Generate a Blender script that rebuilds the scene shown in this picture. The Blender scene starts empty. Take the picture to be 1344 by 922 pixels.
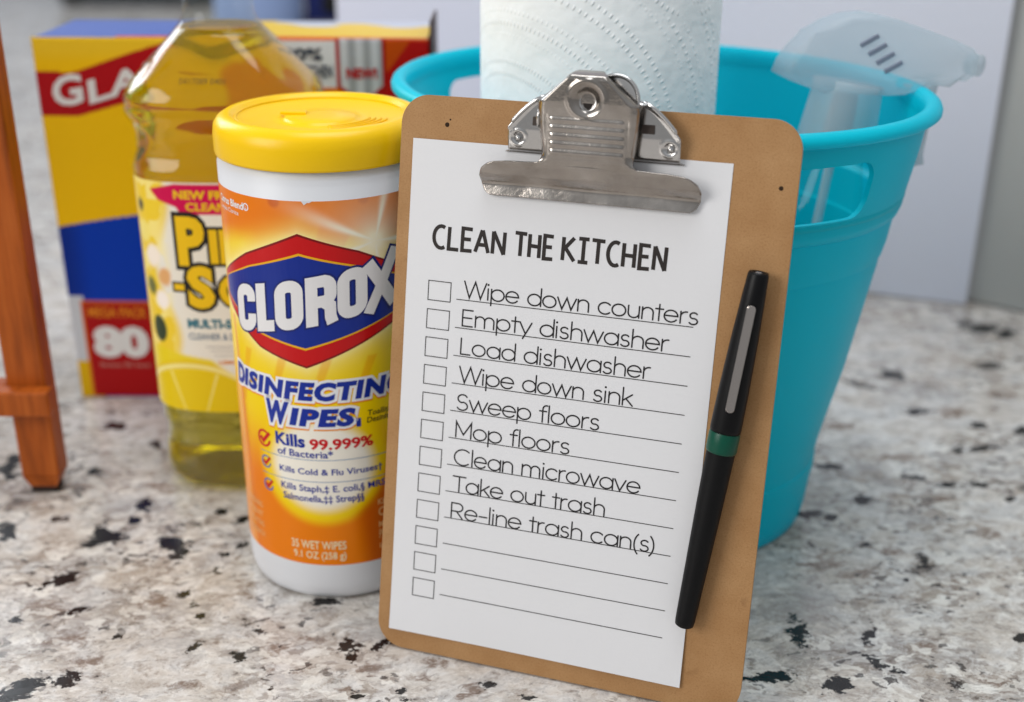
import bpy, bmesh, math, random
import numpy as np
from mathutils import Vector, Matrix, noise
random.seed(7); rng = np.random.default_rng(7)
PI = math.pi; R = math.radians
scene = bpy.context.scene

# ------------------------------------------------------------------ camera
FPX, PITCH, ROLL, CH = 1598.0, 22.891, 0.308, 0.31614
def cam_axes():
    th, ro = R(PITCH), R(ROLL)
    fw = np.array([0, math.cos(th), -math.sin(th)]); r = np.array([1, 0, 0.]); u = np.cross(r, fw)
    return fw, math.cos(ro)*r+math.sin(ro)*u, -math.sin(ro)*r+math.cos(ro)*u
FW, RT, UP = cam_axes()
cd = bpy.data.cameras.new('camera'); cam = bpy.data.objects.new('camera', cd); scene.collection.objects.link(cam)
scene.camera = cam
cd.sensor_width = 36; cd.lens = FPX/1344*36; cd.clip_start = .02; cd.clip_end = 50
m = Matrix(((RT[0], UP[0], -FW[0], 0), (RT[1], UP[1], -FW[1], 0), (RT[2], UP[2], -FW[2], CH), (0, 0, 0, 1)))
cam.matrix_world = m
cd.dof.use_dof = True; cd.dof.focus_distance = .466; cd.dof.aperture_fstop = 5.4; cd.dof.aperture_blades = 0

# ------------------------------------------------------------------ light
w = bpy.data.worlds.new('World'); scene.world = w; w.use_nodes = True
wn = w.node_tree.nodes; wl = w.node_tree.links
bg = wn['Background']
tc = wn.new('ShaderNodeTexCoord'); sp = wn.new('ShaderNodeSeparateXYZ'); rmp = wn.new('ShaderNodeMapRange'); mixw = wn.new('ShaderNodeValToRGB')
wl.new(tc.outputs['Generated'], sp.inputs[0]); wl.new(sp.outputs['Z'], rmp.inputs[0])
rmp.inputs[1].default_value = -1; rmp.inputs[2].default_value = 1
wl.new(rmp.outputs[0], mixw.inputs[0])
cr = mixw.color_ramp; cr.elements[0].position = .25; cr.elements[0].color = (.36, .35, .34, 1)
cr.elements[1].position = .8; cr.elements[1].color = (.70, .73, .77, 1)
wl.new(mixw.outputs[0], bg.inputs[0]); bg.inputs[1].default_value = .60
def area(name, loc, target, size, power, col, sy=None):
    l = bpy.data.lights.new(name, 'AREA'); l.energy = power; l.color = col; l.shape = 'RECTANGLE'; l.size = size; l.size_y = sy or size
    o = bpy.data.objects.new(name, l); scene.collection.objects.link(o); o.location = loc
    o.rotation_euler = (Vector(target)-Vector(loc)).to_track_quat('-Z', 'Y').to_euler(); return o
area('window_light', (-1.55, -.5, .95), (0, .5, .1), 1.0, 20.5, (1, .97, .93), 1.0)
area('overhead_fill', (.1, .55, 2.2), (.1, .5, 0), 1.3, 27, (.93, .96, 1))  # added soft fill from above, lifts the right side and counter
area('back_window_light', (-1.7, 2.2, 1.2), (-.1, .6, .1), 1.0, 20, (.85, .92, 1))
vs = scene.view_settings; vs.view_transform = 'Standard'; vs.look = 'None'; vs.exposure = .02; vs.gamma = 1; vs.use_curve_mapping = False
scene.render.resolution_x = 1024; scene.render.resolution_y = 702
scene.cycles.max_bounces = 14; scene.cycles.transmission_bounces = 12; scene.cycles.transparent_max_bounces = 16

# ------------------------------------------------------------------ helpers
def lin(c):
    c = np.asarray(c, float)/255
    return np.where(c <= .04045, c/12.92, ((c+.055)/1.055)**2.4)
def L4(*c): return tuple(float(x) for x in lin(c))+(1,)
def mat(name, col=(200, 200, 200), rough=.5, metal=0, **kw):
    mm = bpy.data.materials.new(name); mm.use_nodes = True
    b = mm.node_tree.nodes['Principled BSDF']
    b.inputs['Base Color'].default_value = L4(*col); b.inputs['Roughness'].default_value = rough; b.inputs['Metallic'].default_value = metal
    if metal == 0 and rough >= .28: b.inputs['Specular IOR Level'].default_value = .3
    for k, v in kw.items():
        b.inputs[k.replace('_', ' ')].default_value = v
    return mm
class N:                                             # tiny node helper
    def __init__(s, mm): s.t = mm.node_tree; s.n = s.t.nodes; s.l = s.t.links; s.b = s.n['Principled BSDF']
    def __call__(s, kind, ins={}, **props):
        nd = s.n.new('ShaderNode'+kind)
        for k, v in props.items(): setattr(nd, k, v)
        for k, v in ins.items():
            if hasattr(v, 'is_output'): s.l.new(v, nd.inputs[k])
            else: nd.inputs[k].default_value = v
        return nd
    def bump(s, h, dist, strength=1):
        b = s('Bump', {'Height': h, 'Distance': dist, 'Strength': strength}); s.l.new(b.outputs[0], s.b.inputs['Normal']); return b
    def ramp(s, f, stops):
        r = s('ValToRGB', {0: f}); e = r.color_ramp.elements
        while len(e) < len(stops): e.new(.5)
        for i, (p, c) in enumerate(stops): e[i].position = p; e[i].color = c if len(c) == 4 else tuple(c)+(1,)
        return r.outputs[0]
    def mix(s, f, a, b, t='MIX'):
        nd = s('Mix', data_type='RGBA', blend_type=t)
        for i, v in ((0, f), (6, a), (7, b)):
            if hasattr(v, 'is_output'): s.l.new(v, nd.inputs[i])
            else: nd.inputs[i].default_value = v
        return nd.outputs[2]
    def math(s, op, a, b=0., c=None, clamp=False):
        nd = s('Math', operation=op, use_clamp=clamp)
        for i, v in ((0, a), (1, b)) + (((2, c),) if c is not None else ()):
            if hasattr(v, 'is_output'): s.l.new(v, nd.inputs[i])
            else: nd.inputs[i].default_value = v
        return nd.outputs[0]
def micro(mm, scale=900, dist=.00005, rr=.1, space='Object'):   # fine relief + gloss variation so nothing is uniform
    n = N(mm); t = n('TexCoord').outputs[space]
    a = n('TexNoise', {'Vector': t, 'Scale': scale, 'Detail': 3.})
    n.bump(a.outputs[0], dist)
    b = n('TexNoise', {'Vector': t, 'Scale': scale*.03, 'Detail': 4.})
    r0 = n.b.inputs['Roughness'].default_value
    mr = n('MapRange', {0: b.outputs[0], 3: max(0, r0-rr), 4: min(1, r0+rr)}); n.l.new(mr.outputs[0], n.b.inputs['Roughness'])
    return mm
def attr_mat(name, rough=.35, coat=0, att='print'):
    mm = mat(name, rough=rough, Specular_IOR_Level=.16); n = N(mm)
    a = n('Attribute', attribute_name=att); n.l.new(a.outputs['Color'], n.b.inputs['Base Color'])
    n.b.inputs['Coat Weight'].default_value = coat*.3; n.b.inputs['Coat Roughness'].default_value = .15
    return mm
def link(o, parent=None):
    scene.collection.objects.link(o)
    if parent: o.parent = parent
    return o
def mesh_obj(name, v, f, mt, parent=None, smooth=False):
    me = bpy.data.meshes.new(name)
    me.from_pydata([tuple(map(float, p)) for p in v], [], [tuple(map(int, q)) for q in f]); me.validate()
    if smooth: me.shade_smooth()
    if mt: me.materials.append(mt)
    return link(bpy.data.objects.new(name, me), parent)
def bm_obj(name, bm, mt, parent=None, smooth=False):
    bmesh.ops.recalc_face_normals(bm, faces=bm.faces)
    me = bpy.data.meshes.new(name); bm.to_mesh(me); bm.free()
    if smooth: me.shade_smooth()
    if mt: me.materials.append(mt)
    return link(bpy.data.objects.new(name, me), parent)
def grid_obj(name, P, mt, parent=None, smooth=True, closed_u=False, col=None, thick=0, auto=None):
    """P: array (nv, nu, 3)"""
    nv, nu = P.shape[:2]; idx = np.arange(nv*nu).reshape(nv, nu)
    a = idx[:-1]; b = idx[1:]
    if closed_u: a2 = np.roll(a, -1, 1); b2 = np.roll(b, -1, 1)
    else: a2 = a[:, 1:]; b2 = b[:, 1:]; a = a[:, :-1]; b = b[:, :-1]
    F = np.stack([a, a2, b2, b], -1).reshape(-1, 4)
    me = bpy.data.meshes.new(name)
    me.vertices.add(nv*nu); me.vertices.foreach_set('co', P.reshape(-1).astype(np.float32))
    me.loops.add(F.size); me.loops.foreach_set('vertex_index', F.reshape(-1).astype(np.int32))
    me.polygons.add(len(F)); me.polygons.foreach_set('loop_start', np.arange(0, F.size, 4, dtype=np.int32))
    me.update(calc_edges=True)
    if smooth: me.shade_smooth()
    if col is not None:
        ca = me.color_attributes.new('print', 'FLOAT_COLOR', 'POINT')
        c4 = np.ones((nv*nu, 4), np.float32); c4[:, :col.shape[-1]] = col.reshape(nv*nu, -1); ca.data.foreach_set('color', c4.reshape(-1))
    if mt: me.materials.append(mt)
    o = link(bpy.data.objects.new(name, me), parent)
    if thick:
        s = o.modifiers.new('s', 'SOLIDIFY'); s.thickness = thick; s.offset = 0
    return o
def empty(name, label, cat, loc=(0, 0, 0), mw=None, group=None):
    o = bpy.data.objects.new(name, None); scene.collection.objects.link(o); o.empty_display_size = .02
    if mw is not None: o.matrix_world = mw
    else: o.location = loc
    o['label'] = label; o['category'] = cat
    if group: o['group'] = group
    return o
def box_bm(x0, x1, y0, y1, z0, z1, bev=0, seg=2):
    bm = bmesh.new(); bmesh.ops.create_cube(bm, size=1)
    for v in bm.verts:
        v.co = Vector((x0+(v.co.x+.5)*(x1-x0), y0+(v.co.y+.5)*(y1-y0), z0+(v.co.z+.5)*(z1-z0)))
    if bev: bmesh.ops.bevel(bm, geom=bm.edges[:], offset=bev, segments=seg, profile=.5, affect='EDGES')
    return bm
def prism_taper(x0, x1, y0, y1, z0, z1, k):
    bm = box_bm(x0, x1, y0, y1, z0, z1)
    for v in bm.verts:
        if v.co.z < (z0+z1)/2: v.co.x += k if v.co.x < (x0+x1)/2 else -k; v.co.y += k*.6 if v.co.y < (y0+y1)/2 else -k*.6
    return bm
def lathe(name, prof, mt, parent=None, c=(0, 0), n=96, sec=None, smooth=True):
    """prof: list (r, z); sec(theta) -> (x,y) unit section"""
    th = np.linspace(0, 2*PI, n, endpoint=False)
    S = np.array([sec(t) for t in th]) if sec else np.stack([np.cos(th), np.sin(th)], 1)
    P = np.array([[(c[0]+r*s[0], c[1]+r*s[1], z) for s in S] for r, z in prof])
    return grid_obj(name, P, mt, parent, smooth, True)
def round_rect(x0, x1, y0, y1, r, seg=10):
    pts = []
    for cx, cy, a in ((x1-r, y1-r, 0), (x0+r, y1-r, 90), (x0+r, y0+r, 180), (x1-r, y0+r, 270)):
        for k in range(seg+1):
            t = R(a+90*k/seg); pts.append((cx+r*math.cos(t), cy+r*math.sin(t)))
    return pts
def prism_bm(pts, z0, z1, bev=0, seg=2):
    bm = bmesh.new()
    a = [bm.verts.new((x, y, z0)) for x, y in pts]; b = [bm.verts.new((x, y, z1)) for x, y in pts]
    bm.faces.new(a[::-1]); bm.faces.new(b); n = len(pts)
    for i in range(n): bm.faces.new((a[i], a[(i+1) % n], b[(i+1) % n], b[i]))
    if bev:
        ed = [e for e in bm.edges if abs(e.verts[0].co.z-e.verts[1].co.z) < 1e-9]
        bmesh.ops.bevel(bm, geom=ed, offset=bev, segments=seg, profile=.5, affect='EDGES')
    return bm
def tube(name, path, r, mt, parent=None, n=10, closed=False, cap=True):
    path = [Vector(p) for p in path]; rows = []; N_ = len(path); ref = None
    for i, p in enumerate(path):
        d = (path[(i+1) % N_]-path[i-1]) if closed else (path[min(i+1, N_-1)]-path[max(i-1, 0)])
        d.normalize()
        if ref is None: ref = d.orthogonal().normalized()
        ref = (ref-d*ref.dot(d)).normalized(); q = d.cross(ref)
        rr = r[i] if hasattr(r, '__len__') else r
        rows.append([p+(ref*math.cos(a)+q*math.sin(a))*rr for a in np.linspace(0, 2*PI, n, endpoint=False)])
    bm = bmesh.new(); V = [[bm.verts.new(p) for p in row] for row in rows]
    for i in range(N_ if closed else N_-1):
        for j in range(n):
            bm.faces.new((V[i][j], V[i][(j+1) % n], V[(i+1) % N_][(j+1) % n], V[(i+1) % N_][j]))
    if not closed and cap: bm.faces.new(V[0][::-1]); bm.faces.new(V[-1])
    return bm_obj(name, bm, mt, parent, True)
def sstep(x): x = np.clip(x, 0, 1); return x*x*(3-2*x)
def poly_sd(u, v, pts):                               # signed distance (inside negative), arrays
    d = np.full(u.shape, 1e9); ins = np.zeros(u.shape, bool); n = len(pts)
    for i in range(n):
        ax, ay = pts[i]; bx_, by_ = pts[(i+1) % n]; ex_, ey_ = bx_-ax, by_-ay
        t = np.clip(((u-ax)*ex_+(v-ay)*ey_)/(ex_*ex_+ey_*ey_), 0, 1)
        d = np.minimum(d, np.hypot(u-ax-t*ex_, v-ay-t*ey_))
        c = ((ay > v) != (by_ > v)) & (u < (bx_-ax)*(v-ay)/((by_-ay) or 1e-9)+ax); ins ^= c
    return np.where(ins, -d, d)
def vnoise(U, V, s, seed=0, oct_=4):                 # numpy value noise
    r = np.random.default_rng(seed); T = r.random((256, 256)); out = np.zeros(U.shape); a = 1; tot = 0
    for k in range(oct_):
        x = U*s*2**k+17.3*k; y = V*s*2**k+5.1*k; xi = np.floor(x).astype(int); yi = np.floor(y).astype(int)
        fx = sstep(x-xi); fy = sstep(y-yi); g = lambda i, j: T[(xi+i) & 255, (yi+j) & 255]
        out += a*((g(0, 0)*(1-fx)+g(1, 0)*fx)*(1-fy)+(g(0, 1)*(1-fx)+g(1, 1)*fx)*fy); tot += a; a *= .5
    return out/tot
def cmix(c, f, d): f = np.clip(f, 0, 1)[..., None]; return c*(1-f)+np.asarray(d)*f

# ---- 2-D flat print (triangle soups in mm) placed on any surface
class Print:
    def __init__(s): s.v = []; s.f = []; s.k = 0
    def strip(s, pts, w_, closed=False, cap=0):
        """ribbon with mitred joints; cap>0 adds round caps"""
        P = [np.array(p, float) for p in pts]; P = [p for i, p in enumerate(P) if i == 0 or np.hypot(*(p-P[i-1])) > 1e-4]
        n = len(P); Lv, Rv = [], []
        if n < 2: return
        for i in range(n):
            if closed: a, b, c = P[i-1], P[i], P[(i+1) % n]
            else: a, b, c = P[max(i-1, 0)], P[i], P[min(i+1, n-1)]
            d1 = (b-a) if np.hypot(*(b-a)) > 0 else (c-b); d2 = (c-b) if np.hypot(*(c-b)) > 0 else d1
            d1 = d1/np.hypot(*d1); d2 = d2/np.hypot(*d2); n1 = np.array([-d1[1], d1[0]]); n2 = np.array([-d2[1], d2[0]])
            mi = n1+n2; ml = mi@mi
            mi = mi/ml*2 if ml > .25 else mi/max(np.sqrt(ml), .05)*1.6
            Lv.append(b+mi*w_/2); Rv.append(b-mi*w_/2)
        z = s.k*2e-6; s.k = (s.k+1) % 14; o = len(s.v)
        for a, b in zip(Lv, Rv): s.v += [(a[0], a[1], z), (b[0], b[1], z)]
        for i in range(n if closed else n-1):
            j = (i+1) % n; s.f.append((o+2*i, o+2*i+1, o+2*j+1, o+2*j))
        if cap:
            for e, q in ((0, 1), (n-1, n-2)):
                d = P[e]-P[q]; d /= np.hypot(*d); o = len(s.v); nn = np.array([-d[1], d[0]])
                pt = [P[e]+(nn*math.cos(t)+d*math.sin(t))*w_/2 for t in np.linspace(0, PI, 7)]
                s.v += [(a[0], a[1], z) for a in pt]; s.f.append(tuple(range(o, o+7)))
    def poly(s, pts):
        o = len(s.v); s.v += [(x, y, 0) for x, y in pts]; s.f.append(tuple(range(o, o+len(pts))))
    def raw(s, V, F):
        o = len(s.v); s.v += [(x, y, 0) for x, y in V]; s.f += [tuple(o+i for i in q) for q in F]
    def warp(s, fn): s.v = [(*fn(x, y), z) for x, y, z in s.v]
    def make(s, name, mapfn, mt, parent=None, cut=None):
        bm = bmesh.new(); V = [bm.verts.new(p) for p in s.v]
        for q in s.f:
            try: bm.faces.new([V[i] for i in q])
            except ValueError: pass
        if cut:
            xs = [p[0] for p in s.v]; x = math.floor(min(xs)/cut)*cut+cut
            while x < max(xs):
                bmesh.ops.bisect_plane(bm, geom=bm.verts[:]+bm.edges[:]+bm.faces[:], plane_co=(x, 0, 0), plane_no=(1, 0, 0), dist=1e-6); x += cut
        bmesh.ops.recalc_face_normals(bm, faces=bm.faces)
        for v in bm.verts: v.co = Vector(mapfn(v.co.x, v.co.y, v.co.z))
        return bm_obj_keep(name, bm, mt, parent)
def bm_obj_keep(name, bm, mt, parent):
    me = bpy.data.meshes.new(name); bm.to_mesh(me); bm.free(); me.materials.append(mt)
    return link(bpy.data.objects.new(name, me), parent)
_fc = {}
def font_soup(txt, off=0.0, shear=0.0, space=1.0, res=3):
    key = (txt, off, shear, space)
    if key in _fc: return _fc[key]
    c = bpy.data.curves.new('t', 'FONT'); c.body = txt; c.offset = off; c.shear = shear; c.space_character = space; c.resolution_u = res; c.fill_mode = 'BOTH'
    o = bpy.data.objects.new('t', c); scene.collection.objects.link(o)
    dg = bpy.context.evaluated_depsgraph_get(); me = o.evaluated_get(dg).to_mesh()
    V = np.array([v.co[:2] for v in me.vertices]); F = [tuple(p.vertices) for p in me.polygons]
    o.evaluated_get(dg).to_mesh_clear(); bpy.data.objects.remove(o); bpy.data.curves.remove(c)
    _fc[key] = (V, F); return V, F
def font_print(txt, u0, u1, v0, v1, off=0.0, shear=0.0, space=1.0, ref=None):
    """fit text into a rectangle; ref=(off) the offset whose box is fitted (so an outline keeps the letters' place)"""
    V0, _ = font_soup(txt, ref if ref is not None else off, shear, space); V, F = font_soup(txt, off, shear, space)
    a = V0.min(0); b = V0.max(0); S = np.array([(u1-u0)/(b[0]-a[0]), (v1-v0)/(b[1]-a[1])])
    p = Print(); p.raw((V-a)*S+np.array([u0, v0]), F); return p

# ---- monoline lettering, x-height 1
def arc(cx, cy, rx, ry, a0, a1, n=16): return [(cx+rx*math.cos(R(a)), cy+ry*math.sin(R(a))) for a in np.linspace(a0, a1, n)]
CAP = 1.45; ASC = 1.55; DSC = -.45
G = {' ': (.55, []), 'W': (1.75, [[(0, CAP), (.42, 0), (.85, CAP), (1.28, 0), (1.7, CAP)]]),
 'i': (.3, [[(.1, 0), (.1, 1)], arc(.1, 1.36, .025, .025, 0, 360, 6)]),
 'p': (1.15, [[(.06, 1), (.06, DSC)], arc(.55, .5, .49, .5, 0, 360, 28)]),
 'e': (1.1, [[(.03, .52), (.99, .52)]+arc(.51, .5, .48, .5, 4, 325, 24)]),
 'd': (1.15, [[(1.03, ASC), (1.03, 0)], arc(.54, .5, .49, .5, 0, 360, 28)]),
 'o': (1.12, [arc(.52, .5, .49, .5, 0, 360, 28)]),
 'w': (1.45, [[(0, 1), (.35, 0), (.69, 1), (1.03, 0), (1.38, 1)]]),
 'n': (1.0, [[(.08, 0), (.08, 1)], [(.08, .55)]+arc(.47, .6, .39, .4, 180, 0, 14)+[(.86, 0)]]),
 'c': (1.0, [arc(.51, .5, .48, .5, 42, 318, 22)]),
 'u': (1.0, [[(.08, 1)]+arc(.47, .4, .39, .4, 180, 360, 14)+[(.86, 1)], [(.86, .5), (.86, 0)]]),
 't': (.62, [[(.28, 1.38), (.28, 0)], [(.02, 1), (.56, 1)]]),
 'r': (.62, [[(.08, 0), (.08, 1)], [(.08, .55)]+arc(.47, .58, .39, .42, 180, 82, 9)]),
 's': (.8, [arc(.38, .745, .27, .255, 35, 250, 12)+arc(.36, .26, .3, .26, 75, -150, 13)]),
 'E': (1.0, [[(.85, CAP), (.08, CAP), (.08, 0), (.85, 0)], [(.08, .75), (.78, .75)]]),
 'm': (1.65, [[(.08, 0), (.08, 1)], [(.08, .55)]+arc(.43, .62, .35, .38, 180, 0, 12)+[(.78, 0)], [(.78, .55)]+arc(1.13, .62, .35, .38, 180, 0, 12)+[(1.48, 0)]]),
 'y': (.95, [[(.02, 1), (.46, 0)], [(.9, 1), (.28, DSC)]]),
 'h': (1.0, [[(.08, 0), (.08, ASC)], [(.08, .55)]+arc(.47, .6, .39, .4, 180, 0, 14)+[(.86, 0)]]),
 'a': (1.15, [arc(.54, .5, .49, .5, 0, 360, 28), [(1.03, 1), (1.03, 0)]]),
 'L': (.95, [[(.08, CAP), (.08, 0), (.8, 0)]]), 'k': (.85, [[(.08, ASC), (.08, 0)], [(.75, 1), (.1, .42)], [(.3, .6), (.8, 0)]]),
 'S': (1.0, [arc(.47, 1.07, .37, .38, 30, 255, 14)+arc(.45, .38, .41, .38, 78, -152, 15)]),
 'f': (.6, [[(.24, 0), (.24, 1.2)]+arc(.5, 1.2, .26, .33, 180, 75, 8), [(.0, 1), (.52, 1)]]), 'l': (.27, [[(.1, ASC), (.1, 0)]]),
 'M': (1.4, [[(.08, 0), (.08, CAP), (.66, .3), (1.24, CAP), (1.24, 0)]]), 'C': (1.4, [arc(.74, CAP/2, .7, .74, 48, 312, 26)]),
 'v': (.95, [[(.02, 1), (.44, 0), (.86, 1)]]), 'T': (1.05, [[(0, CAP), (1.02, CAP)], [(.51, CAP), (.51, 0)]]),
 'R': (1.15, [[(.08, 0), (.08, CAP), (.55, CAP)]+arc(.6, 1.06, .38, .39, 90, -90, 14)+[(.08, .67)], [(.5, .67), (.98, 0)]]),
 '-': (.8, [[(.08, .55), (.68, .55)]]), '(': (.5, [arc(.75, .55, .65, 1.1, 125, 235, 10)]), ')': (.45, [arc(-.4, .55, .65, 1.1, 55, -55, 10)])}
def mono_print(txt, u0, u1, base, xh, wd):
    lines = []; x = 0
    for ch in txt:
        adv, st = G[ch]
        for s_ in st: lines.append([(x+a, b) for a, b in s_])
        x += adv
        if ch == ' ': pass
    x0 = min(a for l in lines for a, _ in l); x1 = max(a for l in lines for a, _ in l); k = (u1-u0)/(x1-x0)
    p = Print()
    for l in lines: p.strip([(u0+(a-x0)*k, base+b*xh) for a, b in l], wd, cap=1)
    return p
# ---- hand-lettered narrow capitals, height 1, width units of height
H_ = {'C': (.62, [arc(.40, .5, .34, .5, 62, 300, 18)]), 'L': (.52, [[(.06, 1), (.04, 0), (.5, .0)]]),
 'E': (.54, [[(.5, .985), (.06, 1), (.05, 0), (.5, .01)], [(.06, .52), (.44, .52)]]), 'A': (.66, [[(.02, 0), (.31, 1)], [(.33, 1), (.62, 0)], [(.12, .34), (.52, .34)]]),
 'N': (.68, [[(.05, 0), (.07, 1)], [(.07, 1), (.56, .0)], [(.56, 0), (.58, 1)]]), ' ': (.16, []), 'T': (.6, [[(.0, 1), (.6, .98)], [(.3, 1), (.29, 0)]]),
 'H': (.66, [[(.06, 1), (.05, 0)], [(.56, 1), (.56, 0)], [(.06, .5), (.56, .48)]]), 'K': (.64, [[(.07, 1), (.05, 0)], [(.56, 1), (.07, .45)], [(.16, .55), (.6, 0)]]),
 'I': (.56, [[(.28, 1), (.27, 0)], [(.04, 1), (.52, 1)], [(.04, 0), (.5, 0)]])}

# ------------------------------------------------------------------ setting: granite counter, walls
def unproj(px, py, z=0.0):
    d = FW*FPX+RT*(px-672)+UP*(461-py); t = (z-CH)/d[2]; return np.array([0, 0, CH])+t*d
DARK = [(8,697,13,10,0),(139,708,26,8,-10),(132,700,8,14,20),(228,715,20,12,15),(236,728,10,6,0),(188,666,12,9,0),(77,762,20,7,-20),(103,801,15,4,-15),(21,813,9,5,0),(30,905,34,12,-20),
 (87,894,17,8,-15),(155,835,6,5,0),(253,851,9,5,-20),(242,780,9,4,-10),(253,793,6,4,0),(263,809,5,4,0),(315,863,8,6,0),(338,827,7,4,0),(458,848,13,7,0),(462,863,7,9,0),
 (294,728,7,4,0),(319,715,9,4,-15),(178,683,9,5,0),(77,682,13,4,0),(286,749,5,4,0),(317,683,7,4,-20),(14,612,10,16,30),(124,619,12,5,0),(10,628,10,6,0),(290,672,8,4,0),
 (1130,656,9,8,20),(1244,636,15,4,0),(1285,636,14,4,10),(1213,737,10,9,30),(1189,762,4,3,0),(1050,827,12,16,-20),(1142,836,12,7,-30),(1010,889,26,7,0),(1098,898,19,9,0),
 (1339,838,9,7,0),(1289,589,20,4,-8),(1260,591,7,4,0),(1342,565,9,6,0),(1283,558,11,4,0),(1089,680,10,4,0),(1060,676,20,5,0),(1201,627,16,3,5),(1325,656,7,4,0),(1136,715,5,4,0),
 (525,909,7,6,0),(531,920,8,4,0),(642,899,10,4,0),(500,846,11,4,-20),(380,760,9,4,20),(395,768,8,5,20),(433,790,20,4,0),(1089,612,18,4,0),(1172,492,16,6,15),(1130,506,20,3,15),(1320,439,14,6,0),
 (1289,432,24,6,-5),(1266,425,10,4,0),(1150,870,22,4,30),(1180,880,18,4,30),(700,918,12,4,0),(355,905,5,3,0),(430,880,4,3,0),(468,915,8,3,0),(1300,480,15,5,0),(1205,540,14,4,0),(150,560,14,6,0),(205,585,10,5,20)]
BROWN = [(325,770,14,10,0),(286,844,6,4,0),(483,882,18,7,-10),(309,902,13,6,-20),(220,639,24,6,0),(58,801,28,9,0),(89,840,34,7,-8),(1254,771,13,14,0),(1313,898,28,12,15),(489,879,13,7,0),(565,871,11,8,0),
 (583,873,8,7,0),(606,914,12,6,-30),(556,889,9,6,0),(1232,656,14,6,0),(1248,542,12,10,0),(1170,725,16,6,0),(360,850,14,6,0),(200,790,20,8,0),(120,870,24,6,0),(410,840,18,5,0),(30,660,20,8,0),(100,640,26,6,0),
 (1120,755,25,6,0),(1220,850,20,8,0),(1080,740,24,7,0),(1300,700,24,6,15),(620,905,10,8,0),(450,905,14,4,0),(355,880,10,5,0),(250,900,20,6,0),(250,590,30,8,0),(1180,600,30,5,0),(1320,520,24,5,0),(1100,560,24,5,0)]
xs = np.concatenate([np.linspace(-4, -.62, 16), np.arange(-.6, .6, .0022), np.linspace(.62, 3, 12)])
ys = np.concatenate([np.linspace(-.35, .33, 8), np.arange(.345, 1.1, .0022), np.linspace(1.12, 3.0, 40)])
X, Y = np.meshgrid(xs, ys)
def spots(L):
    Fd = np.full(X.shape, -1.0)
    for (px, py, a, b, rot) in L:
        c = unproj(px, py)[:2]; t = R(rot)
        ea = unproj(px+a*math.cos(t), py+a*math.sin(t))[:2]-c; eb = unproj(px-b*math.sin(t), py+b*math.cos(t))[:2]-c
        M = np.linalg.inv(np.stack([ea, eb], 1)); dx = X-c[0]; dy = Y-c[1]
        Fd = np.maximum(Fd, 1-np.hypot(M[0, 0]*dx+M[0, 1]*dy, M[1, 0]*dx+M[1, 1]*dy))
    return np.clip(Fd*.5+.5, 0, 1)
col = np.stack([spots(DARK), spots(BROWN), np.zeros_like(X)], -1)
granite = mat('granite', rough=.14, Specular_IOR_Level=.36); n = N(granite)
at = n('Attribute', attribute_name='print'); sep = n('SeparateColor', {0: at.outputs['Color']})
tc = n('TexCoord').outputs['Object']
mp = n('Mapping', {'Vector': tc, 'Rotation': (0, 0, R(-25)), 'Scale': (1, 1.35, 1)}).outputs[0]
wz = n('TexNoise', {'Vector': mp, 'Scale': 28., 'Detail': 4.})
wp = n('VectorMath', {0: wz.outputs['Color'], 1: (.5, .5, .5)}, operation='SUBTRACT'); wp2 = n('VectorMath', {0: wp.outputs[0], 'Scale': .022}, operation='SCALE')
mpw = n('VectorMath', {0: mp, 1: wp2.outputs[0]}, operation='ADD').outputs[0]
n1 = n('TexNoise', {'Vector': mpw, 'Scale': 30., 'Detail': 10., 'Roughness': .72}).outputs[0]
n2 = n('TexNoise', {'Vector': mpw, 'Scale': 85., 'Detail': 7., 'Roughness': .74}).outputs[0]
n3 = n('TexNoise', {'Vector': mpw, 'Scale': 260., 'Detail': 4., 'Roughness': .7}).outputs[0]
big = n('TexNoise', {'Vector': mpw, 'Scale': 9., 'Detail': 5., 'Roughness': .6}).outputs[0]
base = n.ramp(n1, [(.34, L4(180, 170, 159)), (.45, L4(204, 196, 187)), (.52, L4(218, 214, 209)), (.60, L4(192, 190, 188)), (.70, L4(226, 221, 213))])
cells = n('TexVoronoi', {'Vector': mpw, 'Scale': 210.}, feature='F1').outputs['Distance']
base = n.mix(n.ramp(cells, [(.25, (0, 0, 0)), (.7, (.35, .35, .35))]), base, L4(168, 160, 152))
base = n.mix(n.ramp(n2, [(.545, (0, 0, 0)), (.565, (.45, .45, .45)), (.63, (.6, .6, .6)), (.65, (.9, .9, .9))]), base, L4(148, 134, 122))
base = n.mix(n.ramp(n2, [(.34, (.7, .7, .7)), (.43, (0, 0, 0))]), base, L4(230, 227, 220))
base = n.mix(n.ramp(n.math('ADD', n.math('MULTIPLY', big, .6), n.math('MULTIPLY', n2, .4)), [(.535, (0, 0, 0)), (.60, (.7, .7, .7))]), base, L4(152, 146, 142))
base = n.mix(n.ramp(n3, [(.60, (0, 0, 0)), (.70, (.6, .6, .6))]), base, L4(108, 102, 100))
brf = n.math('ADD', sep.outputs[1], n.math('ADD', n.math('MULTIPLY', n.math('SUBTRACT', n2, .5), 2.4), n.math('MULTIPLY', n.math('SUBTRACT', n3, .5), 1.2)))
base = n.mix(n.ramp(brf, [(.46, (0, 0, 0)), (.52, (.45, .45, .45)), (.70, (.55, .55, .55)), (.76, (.9, .9, .9))]), base, L4(124, 106, 94))
sp1 = n('TexNoise', {'Vector': mpw, 'Scale': 60., 'Detail': 5., 'Roughness': .6}).outputs[0]
base = n.mix(n.ramp(sp1, [(.69, (0, 0, 0)), (.71, (.85, .85, .85))]), base, L4(52, 42, 38))
n6 = n('TexNoise', {'Vector': mpw, 'Scale': 44., 'Detail': 9., 'Roughness': .78}).outputs[0]
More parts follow.
